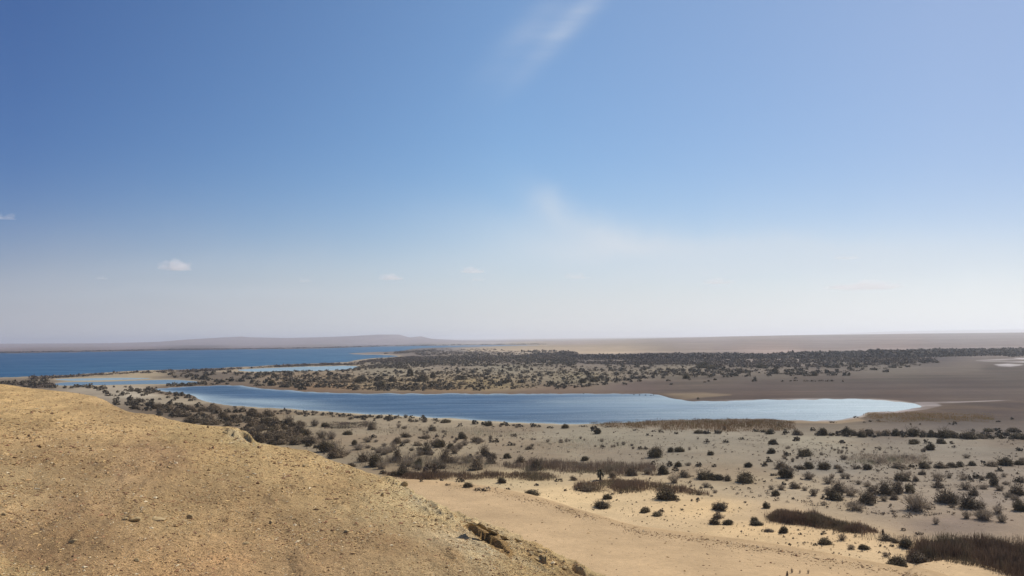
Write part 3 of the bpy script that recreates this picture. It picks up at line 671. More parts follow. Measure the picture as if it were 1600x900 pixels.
DARK = [mk('tamarisk_shrub', bush_arrays(100 + k, 2300, 10 + k % 5, .046), M_LEAF) for k in range(7)]
OLIVE = [mk('tamarisk_shrub', bush_arrays(200 + k, 1500, 11 + k % 4, .044, 1.0, (.095, .070, .045), (.22, .162, .10)), M_LEAF) for k in range(6)]
DRY = [mk('dry_shrub', twig_arrays(300 + k, 90 + 14 * k), M_TWIG) for k in range(5)]
STEMS = [mk('stem', twig_arrays(500 + k, 26, (.07, .052, .038), (.14, .11, .08), .46, .014), M_TWIG) for k in range(3)]
COLUMN = [mk('upright_shrub', bush_arrays(400 + k, 1300, 6, .06, 1.0, (.06, .045, .034), (.12, .085, .06)), M_LEAF) for k in range(2)]

# feet of the shrubs one can tell apart: offsets in a x4 enlargement of a window of the photograph (x, foot y, width, height, kind)
LIST = []
def win(x0, y0, txt):
    for it in txt.split():
        a = it.split(','); LIST.append((x0 + float(a[0]) / 4, y0 + float(a[1]) / 4, float(a[2]) / 4, float(a[3]) / 4, a[4]))
win(800, 675, '''125,392,97,40,d 597,418,62,40,d 565,470,125,44,d 833,500,75,40,d 903,522,70,34,d 933,500,38,22,d 960,420,135,78,d 1298,488,100,50,d 1287,540,72,48,o 1262,575,68,46,d 1357,578,65,36,d 1510,555,50,34,d 1530,580,84,32,d
1590,475,45,44,d 1600,622,70,30,o 450,178,60,32,d 905,158,92,72,d 990,125,52,36,d 1047,123,68,40,d 800,110,30,27,o 835,110,28,24,o 757,106,18,20,y 1110,112,24,24,y 883,205,35,30,d 988,212,42,32,o 1035,216,52,36,d 1025,242,40,26,o
1167,216,42,30,d 1265,218,28,18,d 1480,220,50,36,d 1577,213,40,30,d 1075,280,82,48,o 1200,290,118,56,d 1280,298,80,42,d 1350,305,42,54,o 1458,312,122,66,d 945,262,76,62,d 752,270,80,62,o 630,282,62,42,o 850,262,64,48,y 1015,318,76,66,y
1245,143,50,34,d 1218,70,38,30,d 1337,68,40,24,d 1433,48,40,16,d 1162,46,16,13,d 847,22,22,15,d 877,27,14,12,d 1027,12,24,16,o 535,10,44,38,d 105,108,56,30,o 565,98,34,26,o 310,68,24,18,y 155,235,76,74,o 380,300,54,32,o 290,308,52,24,o
155,335,26,15,d 333,368,20,13,d 15,28,34,22,d 1125,432,16,15,d 1157,438,15,12,d 655,428,14,12,d 680,384,20,12,d 625,392,26,12,d 1215,345,54,34,y 1270,380,34,24,y 1100,210,40,24,y 50,190,60,52,o 470,368,110,42,o 410,366,50,20,o''')
win(1200, 675, '''36,76,56,36,d 20,134,50,40,d 178,56,40,30,d 225,150,88,48,d 461,70,40,22,d 908,74,66,36,d 993,72,34,30,o 1085,72,54,38,d 1014,112,60,50,d 1145,74,30,22,o 1163,96,26,16,o 1568,116,38,26,d 1240,163,46,30,y 85,228,100,48,o
203,232,72,38,o 258,228,58,54,d 352,230,90,50,d 437,228,52,36,o 545,230,50,34,y 568,230,28,26,o 614,234,62,42,d 688,246,24,16,y 975,224,76,48,d 820,224,120,32,o 898,222,42,36,d 1075,224,88,42,o 1150,220,70,38,o 1207,216,58,36,d
1274,210,48,36,d 1345,210,36,40,d 1400,212,90,40,o 1480,208,92,52,d 1575,204,66,36,d 103,284,86,66,d 255,294,72,50,y 375,322,66,48,y 400,288,32,36,y 470,290,38,46,y 830,302,96,52,d 920,306,48,44,o 1060,300,74,56,y 1065,346,72,52,o
1220,300,54,46,y 1253,296,36,38,d 1303,290,46,36,d 1338,300,44,32,y 1395,288,68,44,d 1412,336,66,66,d 1475,280,42,28,y 1490,330,38,28,y 1556,312,42,32,d 1588,315,40,42,y 170,350,78,48,o 85,360,54,36,y 48,398,58,46,d 285,398,54,52,y
345,418,34,24,d 422,420,104,62,d 440,374,104,66,o 515,398,92,72,y 375,388,56,48,y 620,446,118,82,o 650,378,80,52,o 735,388,112,80,o 812,384,82,82,o 890,376,78,58,d 925,492,160,125,y 925,488,110,90,y 1105,440,130,92,o 1150,446,100,80,y 1260,475,142,84,o 1330,470,70,50,y
1290,396,62,62,o 1235,360,72,54,y 1560,392,112,68,o 1572,488,98,72,d 1450,365,62,38,y 1345,355,60,36,y 550,488,112,62,y 515,462,50,32,y 348,458,38,22,y 1243,540,54,60,y 1350,548,112,80,y 1340,545,80,60,y 1440,512,66,66,y 1462,562,66,60,y
5,470,24,34,d 68,512,36,34,d 97,630,56,46,d 352,700,80,48,d 463,675,64,46,y 601,732,68,40,d 857,720,100,62,d 740,675,90,42,o 790,690,50,34,o 718,640,18,50,c 820,832,114,58,d 292,708,26,14,d 545,655,20,26,d 410,638,15,24,d
350,636,36,14,d 336,642,20,14,d 738,775,44,30,y 520,730,44,34,y 200,640,20,12,d 100,658,16,9,d 135,705,12,10,d 185,695,10,9,d 700,715,14,10,d 775,715,24,16,d 730,720,14,9,d 845,615,36,16,d 940,640,50,18,o 20,360,40,34,y 230,365,40,30,y
780,498,34,16,y 1150,470,50,26,y 1050,575,40,50,y 120,898,16,44,c 150,880,14,36,y 200,882,12,24,y 252,884,14,30,y 390,853,12,8,d 1510,740,90,60,y 930,810,130,64,o 1100,700,60,40,y 1000,720,60,44,y 1460,700,50,40,y
1108,760,30,90,c 1445,840,34,110,c 1552,860,34,110,c''')
win(1200, 500, '''20,712,66,36,d 110,715,42,32,o 180,718,72,42,o 340,718,72,54,d 308,722,36,24,o 395,724,36,24,o 435,724,30,22,o 500,715,62,52,d 540,722,40,44,o 590,722,70,56,o 640,724,60,50,o 690,724,50,40,y 740,722,60,46,o 800,722,60,50,d
845,720,40,36,o 905,725,82,58,d 972,728,46,46,o 1018,730,54,54,d 1100,735,84,60,d 1165,737,62,38,o 1215,738,50,34,d 1255,742,92,50,d 1320,738,66,40,d 1380,735,60,32,o 1555,740,82,42,d 1450,735,60,24,o 1370,697,66,30,d 1440,694,50,24,o 1530,700,80,38,o 1165,655,26,30,d 1135,652,14,13,d
1440,638,28,14,d 1527,622,22,15,d 890,655,11,13,d 950,655,12,12,d 280,692,30,24,o 70,666,44,14,o 1280,696,24,16,o 735,326,34,28,d 490,348,44,34,d 400,346,58,28,d 238,350,38,34,d 290,348,62,34,o 372,334,32,28,o 430,328,30,24,o 150,350,30,18,d 180,341,20,15,d
92,385,24,10,d 141,384,17,10,d 172,381,32,11,d 173,366,20,12,d 8,352,28,24,d 50,334,52,40,d 470,386,13,12,d 240,384,40,10,d 285,384,50,13,d 335,384,50,14,d 390,384,46,12,d 310,330,34,24,o 205,318,40,20,o 120,325,40,22,o 570,300,40,34,d 650,312,28,16,o 670,314,36,18,d
640,636,30,12,o 600,642,24,10,o 690,632,20,10,o 400,642,40,12,o 550,612,34,12,o''')
win(800, 500, '''332,676,50,34,d 135,668,40,26,d 170,670,28,18,d 240,676,36,18,d 37,668,38,22,o 460,668,42,14,o 512,690,44,34,o 538,712,42,40,d 775,692,48,13,o 885,698,32,13,o 932,702,42,17,d 1167,708,66,28,d 1222,710,42,28,o 1285,710,50,28,d 1330,686,26,26,d
1525,698,38,20,o 1570,702,32,20,o 600,672,50,12,o 430,666,30,10,o 705,405,36,18,d 995,405,22,13,o 975,382,28,17,d 800,384,32,15,d 1090,366,54,38,d 1107,376,20,10,d 885,364,34,22,d 945,364,26,15,d 1517,384,32,26,d 1520,366,20,16,d 1470,354,42,17,d 1340,358,52,32,d
1270,376,26,17,d 1230,385,17,11,d 1205,390,22,9,d 485,410,26,20,d 485,362,40,24,d 1165,496,20,13,d 505,386,50,40,d 440,393,64,36,d 560,366,38,28,o 650,376,42,24,d 600,376,42,22,o 755,368,44,26,d 795,368,32,20,o 835,366,22,13,d 410,420,20,16,o 440,420,22,20,o 330,372,50,24,o
250,400,40,26,o 320,412,30,20,o 280,432,26,14,o 1380,350,60,26,d 1430,330,60,30,o 1200,300,90,44,d 1240,306,60,30,d 1320,316,40,26,d 1060,320,50,22,o 1550,300,60,40,d 930,315,50,16,o 640,318,60,16,o 690,320,40,22,d 440,326,50,28,d 330,330,40,20,d 1275,310,34,30,o''')
win(400, 500, '''70,640,74,48,d 122,642,62,42,o 200,652,84,54,o 280,662,62,44,o 365,664,54,50,y 430,668,60,36,d 100,706,66,50,d 150,710,54,28,o 290,722,64,54,d 575,716,62,36,d 730,736,38,28,d 722,686,58,46,o 630,612,22,15,d 680,614,38,24,d 762,614,32,22,o 825,617,52,24,o
880,616,42,22,o 935,612,32,26,y 970,614,30,20,o 1042,624,50,30,d 1115,628,38,18,o 1185,641,74,28,d 1275,666,28,22,d 1370,651,46,26,d 1458,661,48,38,d 1530,659,28,15,d 1572,662,26,15,o 1100,692,62,42,o 1065,740,68,36,o 930,732,72,34,o 1130,732,28,20,o
1176,731,18,11,d 1285,741,62,48,d 1255,753,42,17,o 1375,763,82,40,o 1492,763,62,26,d 1585,783,38,28,d 880,773,58,50,o 700,763,64,38,y 1008,784,62,38,o 1145,796,66,58,d 1220,805,48,40,d 1065,836,84,82,o 350,774,64,54,o 620,782,46,40,d 890,672,34,36,y 925,680,40,22,y
430,822,104,76,d 490,862,100,64,o 510,592,20,12,d 480,606,34,14,o 540,606,60,18,o 275,592,32,20,d 360,594,24,12,o 420,596,60,16,o 590,600,40,18,o 720,608,40,18,o 20,700,60,50,y 15,770,60,90,o 410,740,60,60,y 470,745,60,60,y 310,602,26,16,d 1185,702,22,12,o
790,374,30,40,d 965,350,40,60,d 660,390,80,46,d 715,390,30,36,d 850,386,50,40,d 870,418,36,40,d 790,418,80,46,d 930,418,30,26,o 1000,410,40,26,d 1105,362,40,44,d 1040,384,90,50,d 1110,406,56,34,d 1170,384,70,16,o 1210,420,60,22,o 1290,404,90,24,o 1140,340,30,22,o
1290,372,90,30,d 1365,440,26,36,o 1415,436,40,36,o 1500,424,28,40,d 1530,412,40,30,d 1055,418,22,20,o 1190,430,26,30,o 445,422,50,24,d 265,392,50,30,d 335,392,34,18,o 430,390,24,20,o 560,390,90,22,o 480,394,50,20,o 370,386,60,26,o 265,424,50,24,o 100,410,50,44,d
60,400,40,40,d 170,420,50,40,o 200,400,50,30,o 1408,386,24,18,o 1360,330,40,24,o 500,352,40,22,o 210,350,40,26,o 580,356,46,22,o 70,345,40,24,o 1450,370,60,24,o 1260,330,30,30,d 510,418,22,16,o 640,418,60,14,o 690,416,30,16,o''')
win(400, 675, '''745,212,106,84,d 672,186,74,62,o 1020,210,60,54,d 1115,282,46,122,c 1057,262,42,66,c 1425,150,72,68,o 1470,196,64,54,o 1378,234,92,70,o 1185,192,92,92,o 1572,163,48,36,d 918,272,92,50,d 870,274,60,40,d 597,216,62,30,o 790,260,42,26,o
1328,345,62,42,d 1385,365,44,20,d 1432,367,62,26,d 1576,361,36,14,d 1273,312,52,26,o 1200,333,36,14,o 1158,308,26,16,d 1033,310,24,15,o 1532,318,64,48,d 962,184,36,28,o 880,186,64,104,o 1250,192,60,60,y 1320,190,80,60,y 800,140,80,60,y 520,150,80,60,o 640,110,80,44,y''')
# a low scrub belt behind the hill and on the mud beyond the long pond
def zone(poly, n, wlo, whi, kinds, jit=0.0, hr=(.45, .75), even=False):
    """scatter n shrub feet in a patch; widths in metres"""
    P = np.array(poly, float); x0, y0 = P.min(0); x1, y1 = P.max(0); out = 0
    while out < n:
        k = n * 3; xs = rng.uniform(x0, x1, k); ys = rng.uniform(y0, y1, k)
        ins = poly_sd(xs, ys, poly) < 0
        X, Y = ground0(xs, ys)
        cl_ = fbm(X, Y, np.clip(np.median(Y) / 18, 12, 90), 2, 55); ins &= cl_ * (.25 if even else 1) > rng.uniform(-.7, .5 * (1 + jit), k)
        wd = np.min([poly_sd(xs, ys, W_) for W_ in WATERS], 0); ins &= wd > 3
        for x, y, yy in zip(xs[ins], ys[ins], Y[ins]):
            if out >= n: break
            w = rng.uniform(wlo, whi) * FPX / yy; LIST.append((x, y, w, w * rng.uniform(*hr), kinds[int(rng.integers(len(kinds)))])); out += 1
zone([(170, 628), (215, 628), (262, 634), (340, 634), (420, 648), (470, 668), (490, 700), (440, 700), (400, 694), (370, 668), (300, 664), (240, 648), (190, 640)], 210, 2.6, 6.0, 'oooo', even=True)
zone([(140, 604), (250, 606), (270, 618), (300, 622), (312, 634), (220, 634), (180, 630), (150, 618)], 75, 2.0, 4.5, 'dood')
zone([(240, 607), (262, 613), (290, 618), (300, 622), (250, 616), (200, 612), (190, 608)], 22, 3, 5, 'oo')
zone([(60, 604), (170, 603.5), (330, 599), (372, 600), (330, 602), (250, 605), (150, 608), (80, 607)], 60, 2.5, 5.5, 'dood')
zone([(0, 592), (85, 596), (80, 606), (0, 606)], 46, 3, 6, 'dood')
zone([(250, 581), (345, 581), (420, 583), (470, 590), (480, 610), (430, 607), (370, 600), (320, 596), (270, 590)], 110, 3, 7, 'oodo')
zone([(430, 583), (560, 581), (620, 575), (800, 572), (1000, 574), (1090, 585), (1000, 598), (900, 606), (800, 611), (600, 611), (500, 609), (450, 600)], 330, 2.5, 6, 'oodo')
zone([(940, 570), (1200, 572), (1420, 566), (1450, 572), (1330, 583), (1200, 588), (1000, 592)], 150, 3.0, 7, 'doo')
zone([(1300, 676), (1600, 680), (1600, 687), (1300, 683)], 60, 1.8, 4.0, 'dood', even=True)
zone([(420, 640), (600, 652), (800, 664), (900, 668), (800, 669), (600, 659), (430, 648)], 70, 1.0, 3.0, 'ooy')
zone([(470, 700), (560, 690), (760, 690), (800, 730), (640, 742), (540, 728)], 60, 1.5, 3.6, 'oyyy', hr=(.6, .9))
zone([(1220, 700), (1600, 715), (1600, 790), (1400, 800), (1250, 770), (1180, 740)], 60, .8, 2.4, 'yyyo', hr=(.6, .9))
zone([(640, 672), (1000, 690), (1000, 700), (800, 700), (640, 690)], 46, .7, 1.8, 'yyy', hr=(.7, 1.1))
zone([(1050, 740), (1200, 745), (1180, 790), (1050, 800), (1000, 765)], 26, .4, 1.0, 'yyyd')
zone([(1220, 700), (1450, 700), (1450, 727), (1220, 722)], 40, .5, 1.4, 'yyy', hr=(.7, 1.3))

ORD = ['', 'first', 'second', 'third', 'fourth', 'fifth', 'sixth', 'seventh', 'eighth', 'ninth', 'tenth', 'eleventh', 'twelfth', 'thirteenth', 'fourteenth', 'fifteenth', 'sixteenth', 'seventeenth', 'eighteenth', 'nineteenth', 'twentieth']
def band(px, py):
    """words for the stretch of ground a foot stands on"""
    if py < 620: a = 'on flats beyond the pond'
    elif py < 672 and px < 440: a = 'in scrub behind the hill'
    elif (py < 664 + (px - 600) * .03 if px < 960 else py < 668): a = "along the pond's near shore"
    elif py < 690 and px > 1150: a = 'in the hedge below the pond'
    elif py < 690: a = 'on flat ground below the pond'
    elif py < 702: a = 'on the upper grey flat'
    elif py < 718: a = 'on the middle grey flat'
    elif py < 735: a = 'in the long row across the flat'
    elif py < 752: a = 'in the brush above bright sand'
    elif py < 768: a = 'where grey flat meets bright sand'
    elif py < 790: a = 'on the upper bright sand'
    elif py < 815: a = 'on sand above the stony line'
    elif py < 848: a = 'beside the curved reed strip'
    else: a = 'on the bottom right sand'
    b = 'far left' if px < 440 else 'left' if px < 600 else 'centre left' if px < 800 else 'centre' if px < 960 else 'centre right' if px < 1180 else 'right' if px < 1400 else 'far right'
    return a, b
shr = [s for s in LIST if s[4] in 'do']; dry = [s for s in LIST if s[4] == 'y']; colm = [s for s in LIST if s[4] == 'c']
shr.sort(key=lambda s: -s[2] * s[3]); dry.sort(key=lambda s: -s[2] * s[3])
REST = shr[296:] + dry[290:]
def place_all(items, kindname):
    items = sorted(items, key=lambda s: s[0]); groups = {}
    for s in items:
        a, b = band(s[0], s[1]); groups.setdefault((a, b, s[4]), []).append(s)
    split = []
    for (a, b, kd), ss in groups.items():
        big = sorted(ss, key=lambda q: -q[2] * q[3]); nc = 1 if len(ss) <= 14 else min(5, math.ceil(len(ss) / 17)); per = math.ceil(len(ss) / nc)
        names = {1: [''], 2: ['large ', 'small '], 3: ['large ', 'mid-sized ', 'small '], 4: ['large ', 'mid-sized ', 'small ', 'tiny '], 5: ['biggest ', 'large ', 'mid-sized ', 'small ', 'tiny ']}[nc]
        for k_ in range(nc): split.append((a, b, kd, names[k_], sorted(big[k_ * per:(k_ + 1) * per], key=lambda q: q[0])))
    for a, b, kd, size, ss in split:
        noun = size + {'d': 'dark green bush', 'o': 'brownish bush', 'y': 'bare twiggy shrub', 'c': 'narrow upright shrub'}[kd]
        for i, (px, py, w, h, _) in enumerate(ss):
            X, Y, Z = stand(np.array(px), np.array(py)); m_ = float(Y) / FPX
            if kd == 'd': me = DARK[(int(px * 7 + py)) % 7]
            elif kd == 'o': me = OLIVE[(int(px * 5 + py)) % 6]
            elif kd == 'y': me = DRY[(int(px * 3 + py)) % 5]
            else: me = COLUMN[int(px) % 2]
            if kd in 'do' and w * h > 260:      # near enough to show foliage and woody base
                o = bpy.data.objects.new(kindname, None); COL.objects.link(o)
                for nm_, me_ in (('foliage', me), ('stem', STEMS[int(px) % 3])):
                    c_ = bpy.data.objects.new(nm_, me_); COL.objects.link(c_); c_.parent = o
            else:
                o = bpy.data.objects.new(kindname, me); COL.objects.link(o)
            hs = 1.45 if kd in 'do' else 1.05
            o.location = (float(X), float(Y), float(Z) - .05)
            o.scale = (w * m_ * 1.28, w * m_ * 1.15, h * m_ * hs); o.rotation_euler = (0, 0, 6.28 * _hash(np.array([px * 10]), np.array([py]), 4)[0] if kd != 'c' else 0)
            if kd == 'c': o.rotation_euler = (0, 0, px % 3)
            if len(ss) > 20 and kd != 'c':
                tag(o, f'{noun} {a}, {b} of the photo', 'shrub', f'{noun} cluster {a}, {b}')
            else:
                pos = 'only such one' if len(ss) == 1 else 'leftmost' if i == 0 else 'rightmost' if i == len(ss) - 1 else ORD[i + 1] + ' from left'
                tag(o, f'{noun} {a}, {pos} at {b}', 'shrub', f'shrubs {a}')
place_all(shr[:296], 'tamarisk_shrub'); place_all(dry[:290], 'dry_shrub'); place_all(colm, 'upright_shrub')

# the young palm rising from the reeds
def palm():
    root = bpy.data.objects.new('palm_tree', None); COL.objects.link(root)
    X, Y, Z = stand(np.array(938.), np.array(750.)); root.location = (float(X), float(Y), float(Z)); m_ = float(Y) / FPX
    tag(root, 'small lone palm with dark trunk standing at the edge of the reeds', 'tree')
    hgt = 13 * m_; V = []; F = []
    for j in range(9):
        t = j / 8; rad = (.32 - .1 * t) * (1 + .12 * (j % 2))
        for k in range(8): V.append((rad * math.cos(k * .785) + .1 * t, rad * math.sin(k * .785), hgt * t))
    for j in range(8):
        for k in range(8): F.append((j * 8 + k, j * 8 + (k + 1) % 8, j * 8 + 8 + (k + 1) % 8, j * 8 + 8 + k))
    mesh_np('trunk', np.array(V), np.array(F), M_LEAF, np.tile((.055, .04, .03), (len(V), 1)), parent=root)
    r = np.random.default_rng(5); V = []; F = []
    for i in range(70):
        az = r.uniform(0, 6.28); el = r.uniform(-.7, 1.3); L = r.uniform(1.0, 2.0); p = np.array([.1, 0, hgt]); dirv = np.array([math.cos(az) * math.cos(el), math.sin(az) * math.cos(el), math.sin(el)])
        for s in range(5):
            q = p + dirv * L / 5; dirv = dirv + np.array([0, 0, -.22]); sd_ = np.cross(dirv, (0, 0, 1)); sd_ /= np.linalg.norm(sd_) + 1e-6
            w0 = .20 * math.sin(math.pi * (s + .6) / 6); w1 = .20 * math.sin(math.pi * (s + 1.5) / 6.6)
            k = len(V); V += [p - sd_ * w0, p + sd_ * w0, q + sd_ * w1, q - sd_ * w1]; F.append((k, k + 1, k + 2, k + 3)); p = q
    mesh_np('crown', np.array(V), np.array(F), M_LEAF, np.tile((.085, .068, .04), (len(V), 1)), parent=root)
palm()

# ------------------------------------------------------------------ reed beds (uncountable stalks)
def reeds(label, poly, n, hlo, hhi, c0, c1, width=.05, seed=0, rough=.7):
    r = np.random.default_rng(seed); P = np.array(poly, float); x0, y0 = P.min(0); x1, y1 = P.max(0)
    xs = r.uniform(x0 - 4, x1 + 4, n * 4); ys = r.uniform(y0 - 2, y1 + 2, n * 4)
    X, Y, Z = stand(xs, ys)
    sdv = poly_sd(xs, ys, poly, 2.0) + fbm(X, Y, 6, 4, seed) * 15
    ok = sdv < 2 + r.exponential(2.5, len(xs)); X, Y, Z, sdv = X[ok][:n], Y[ok][:n], Z[ok][:n], sdv[ok][:n]; k = len(X)
    hh = r.uniform(hlo, hhi, k) * (.35 + .65 * sstep(-sdv, -2, 7)) * (1 + rough * fbm(X, Y, 3, 2, seed + 3))
    a = r.uniform(0, 3.14, k); dx = np.cos(a) * width; dyv = np.sin(a) * width
    lx = r.normal(0, .16, k) * hh; ly = r.normal(0, .16, k) * hh
    b0 = np.stack([X - dx, Y - dyv, Z - .05], -1); b1 = np.stack([X + dx, Y + dyv, Z - .05], -1)
    t1 = np.stack([X + lx + dx * .4, Y + ly + dyv * .4, Z + hh], -1); t0 = np.stack([X + lx - dx * .4, Y + ly - dyv * .4, Z + hh * .97], -1)
    V = np.stack([b0, b1, t1, t0], 1).reshape(-1, 3); F = np.arange(4 * k).reshape(-1, 4)
    t = r.uniform(0, 1, (k, 1)) * .6 + .4 * (fbm(X, Y, 8, 3, seed + 7)[:, None] * .5 + .5); C = np.array(c0) * (1 - t) + np.array(c1) * t
    C = C * (1 + sstep(fbm(X, Y, 5, 3, seed + 11), .05, .4)[:, None] * np.array([-.12, .03, -.05]))
    o = mesh_np('reed_bed', V, F, M_REED, np.repeat(C, 4, 0)); tag(o, label, 'reeds', kind='stuff')
B0, B1 = (.105, .066, .045), (.24, .165, .11)
reeds('long dark reed strip curving across the bright sand at right', [(1198, 808), (1215, 802), (1250, 805), (1300, 815), (1340, 822), (1372, 829), (1374, 834), (1340, 832), (1290, 825), (1240, 816), (1200, 811)], 8500, 1.0, 2.1, (.09, .055, .04), (.20, .132, .092), .04, 1)
reeds('big dark brown reed bed filling the bottom right corner', [(1424, 862), (1440, 852), (1480, 848), (1540, 852), (1600, 862), (1680, 880), (1680, 950), (1600, 915), (1560, 894), (1530, 883), (1490, 877), (1440, 877), (1420, 876)], 20000, 1.0, 2.4, (.07, .044, .032), (.17, .115, .08), .04, 2)
reeds('thin pale reeds scattered around the top of the corner reed bed', [(1340, 838), (1420, 842), (1500, 838), (1620, 842), (1680, 866), (1600, 864), (1500, 852), (1440, 856), (1400, 850)], 1500, .7, 1.6, (.16, .125, .09), (.28, .22, .16), .035, 3)
reeds('dark brush mat below the lone palm', [(900, 764), (940, 752), (1000, 755), (1050, 761), (1090, 768), (1105, 772), (1060, 770), (1010, 766), (930, 767)], 6500, .8, 1.9, B0, (.21, .145, .10), .045, 4)
reeds('grey brown brush band behind the lone palm', [(790, 728), (830, 724), (900, 726), (960, 728), (1010, 732), (1030, 738), (980, 742), (900, 738), (830, 735)], 7000, 1.2, 2.4, (.14, .10, .074), (.25, .185, .135), .05, 5)
reeds('dark brush mat left of the palm beyond the bright sand', [(770, 744), (800, 741), (860, 742), (876, 746), (860, 750), (800, 749)], 2600, .8, 1.7, B0, (.21, .145, .10), .045, 6)
reeds('dark reed mat just past the hill rim with upright shrubs', [(600, 741), (640, 742), (700, 742), (760, 742), (775, 745), (740, 748), (680, 747.5), (630, 745)], 4200, 1.2, 2.2, B0, (.21, .145, .10), .05, 7)
reeds('grey brush haze on the flat left of centre', [(555, 722), (640, 715), (760, 722), (800, 730), (720, 734), (640, 730)], 2800, 1.2, 2.6, (.20, .155, .115), (.32, .26, .19), .035, 8)
reeds('russet reeds along the near side of the long pond', [(925, 662.5), (960, 661.5), (1030, 659), (1110, 657), (1190, 656.5), (1240, 660), (1235, 668), (1180, 673), (1100, 671), (1020, 668), (950, 665)], 15000, .4, 1.3, (.11, .066, .034), (.23, .14, .07), .06, 9)
reeds('russet and green reeds at the right tip of the pond', [(1352, 648), (1370, 645), (1420, 645), (1470, 648), (1550, 651), (1550, 656), (1480, 658), (1420, 658), (1370, 656)], 9000, .2, .9, (.19, .125, .055), (.33, .21, .10), .06, 10)
reeds('brown low brush streak behind the shore bushes', [(510, 663), (540, 661), (585, 663), (585, 667), (540, 668), (510, 667)], 2200, .8, 1.5, (.12, .085, .07), (.18, .135, .105), .07, 11)
reeds('pale brown brush on the flat below the long pond', [(580, 672), (640, 668), (760, 672), (830, 678), (800, 684), (720, 682), (640, 680), (590, 678)], 4200, .5, 1.6, (.28, .22, .155), (.42, .34, .24), .03, 12)
reeds('faint dry grass on the flat right of centre', [(830, 690), (900, 684), (1000, 690), (1010, 700), (900, 706), (810, 704)], 2600, .3, 1.6, (.30, .245, .18), (.42, .35, .26), .022, 13)
reeds('dry grey brush band behind the bush row at right', [(1310, 716), (1370, 711), (1450, 714), (1440, 726), (1370, 727), (1330, 724)], 3600, .4, 1.8, (.22, .175, .13), (.36, .29, .215), .035, 14)
reeds('thin brush patch beside the left scrub belt', [(395, 685), (430, 678), (470, 684), (530, 690), (500, 696), (440, 693)], 2000, 1.0, 2.2, (.18, .14, .10), (.30, .24, .17), .05, 15)

# ------------------------------------------------------------------ far vegetation as one mass: sparse scrub, dark belts, the tree line
def clump_mass(name, label, px, py, wm, hm, tone, seed, nq=26, ks=.16, mat=None):
    r = np.random.default_rng(seed); X, Y, Z = stand(px, py); k = len(X)
    dr = r.normal(0, 1, (k, nq, 3)); dr /= np.linalg.norm(dr, axis=2, keepdims=True); dr[..., 2] = np.abs(dr[..., 2])
    dr *= r.uniform(.55, 1.0, (k, nq, 1)); ofs = r.normal(0, .18, (k, nq, 2)); dr[..., :2] += ofs
    P = dr * np.stack([wm * .5, wm * .5, hm], -1)[:, None, :] * (1, 1, .92) + np.stack([X, Y, Z], -1)[:, None, :]
    P = P.reshape(-1, 3); sz = np.repeat(np.minimum(wm, hm * 1.5) * ks * 1.9, nq)
    nr = dr.reshape(-1, 3) + r.normal(0, .5, (k * nq, 3)); nr /= np.linalg.norm(nr, axis=1, keepdims=True) + 1e-9
    V, F = leaf_quads(P, nr, sz, r, 1.3); V[:, 2] = np.maximum(V[:, 2], 0)
    C = np.repeat(np.repeat(tone, nq, 0) * r.uniform(.7, 1.35, (k * nq, 1)), 4, 0)
    o = mesh_np(name, V, F, mat or M_FAR, C); tag(o, label, 'shrubs' if 'tree' not in name else 'trees', kind='stuff'); return o
def scatter_px(poly, n, clus=0.5, L=60, water=True):
    P = np.array(poly, float); x0, y0 = P.min(0); x1, y1 = P.max(0); ox = []; oy = []
    while sum(map(len, ox)) < n:
        xs = rng.uniform(x0, x1, n * 3); ys = rng.uniform(y0, y1, n * 3); ins = poly_sd(xs, ys, poly) < 0
        X, Y = ground0(xs, ys); ins &= fbm(X, Y, L, 3, 58) * clus > rng.uniform(-.6, .45, len(xs)) * 1.0
        if water: ins &= np.min([poly_sd(xs, ys, W_) for W_ in WATERS], 0) > 1.5
        ox.append(xs[ins]); oy.append(ys[ins])
    return np.concatenate(ox)[:n], np.concatenate(oy)[:n]
T_SCRUB = np.array((.11, .088, .060)); T_DARK = np.array((.125, .095, .075)); T_TREE = np.array((.078, .062, .056))
# the smallest shrubs left over
rp = np.array([(s[0], s[1], s[2], s[3]) for s in REST]); _, Yr, _ = stand(rp[:, 0], rp[:, 1])
clump_mass('low_scrub', 'smallest scattered shrubs of the flats on both sides of the pond', rp[:, 0], rp[:, 1], rp[:, 2] * Yr / FPX * 1.05, rp[:, 3] * Yr / FPX * 1.05, np.tile(T_SCRUB, (len(rp), 1)), 1, 30)
def mass(name, label, parts, seed):
    px = []; py = []; w = []; h = []; t = []
    for poly, n, wlo, whi, hlo, hhi, tone, L, cl_ in parts:
        x, y = scatter_px(poly, n, cl_, L); px.append(x); py.append(y); w.append(rng.uniform(wlo, whi, n)); h.append(rng.uniform(hlo, hhi, n)); t.append(np.tile(tone, (n, 1)) * rng.uniform(.8, 1.25, (n, 1)))
    clump_mass(name, label, np.concatenate(px), np.concatenate(py), np.concatenate(w), np.concatenate(h), np.concatenate(t), seed, 22)
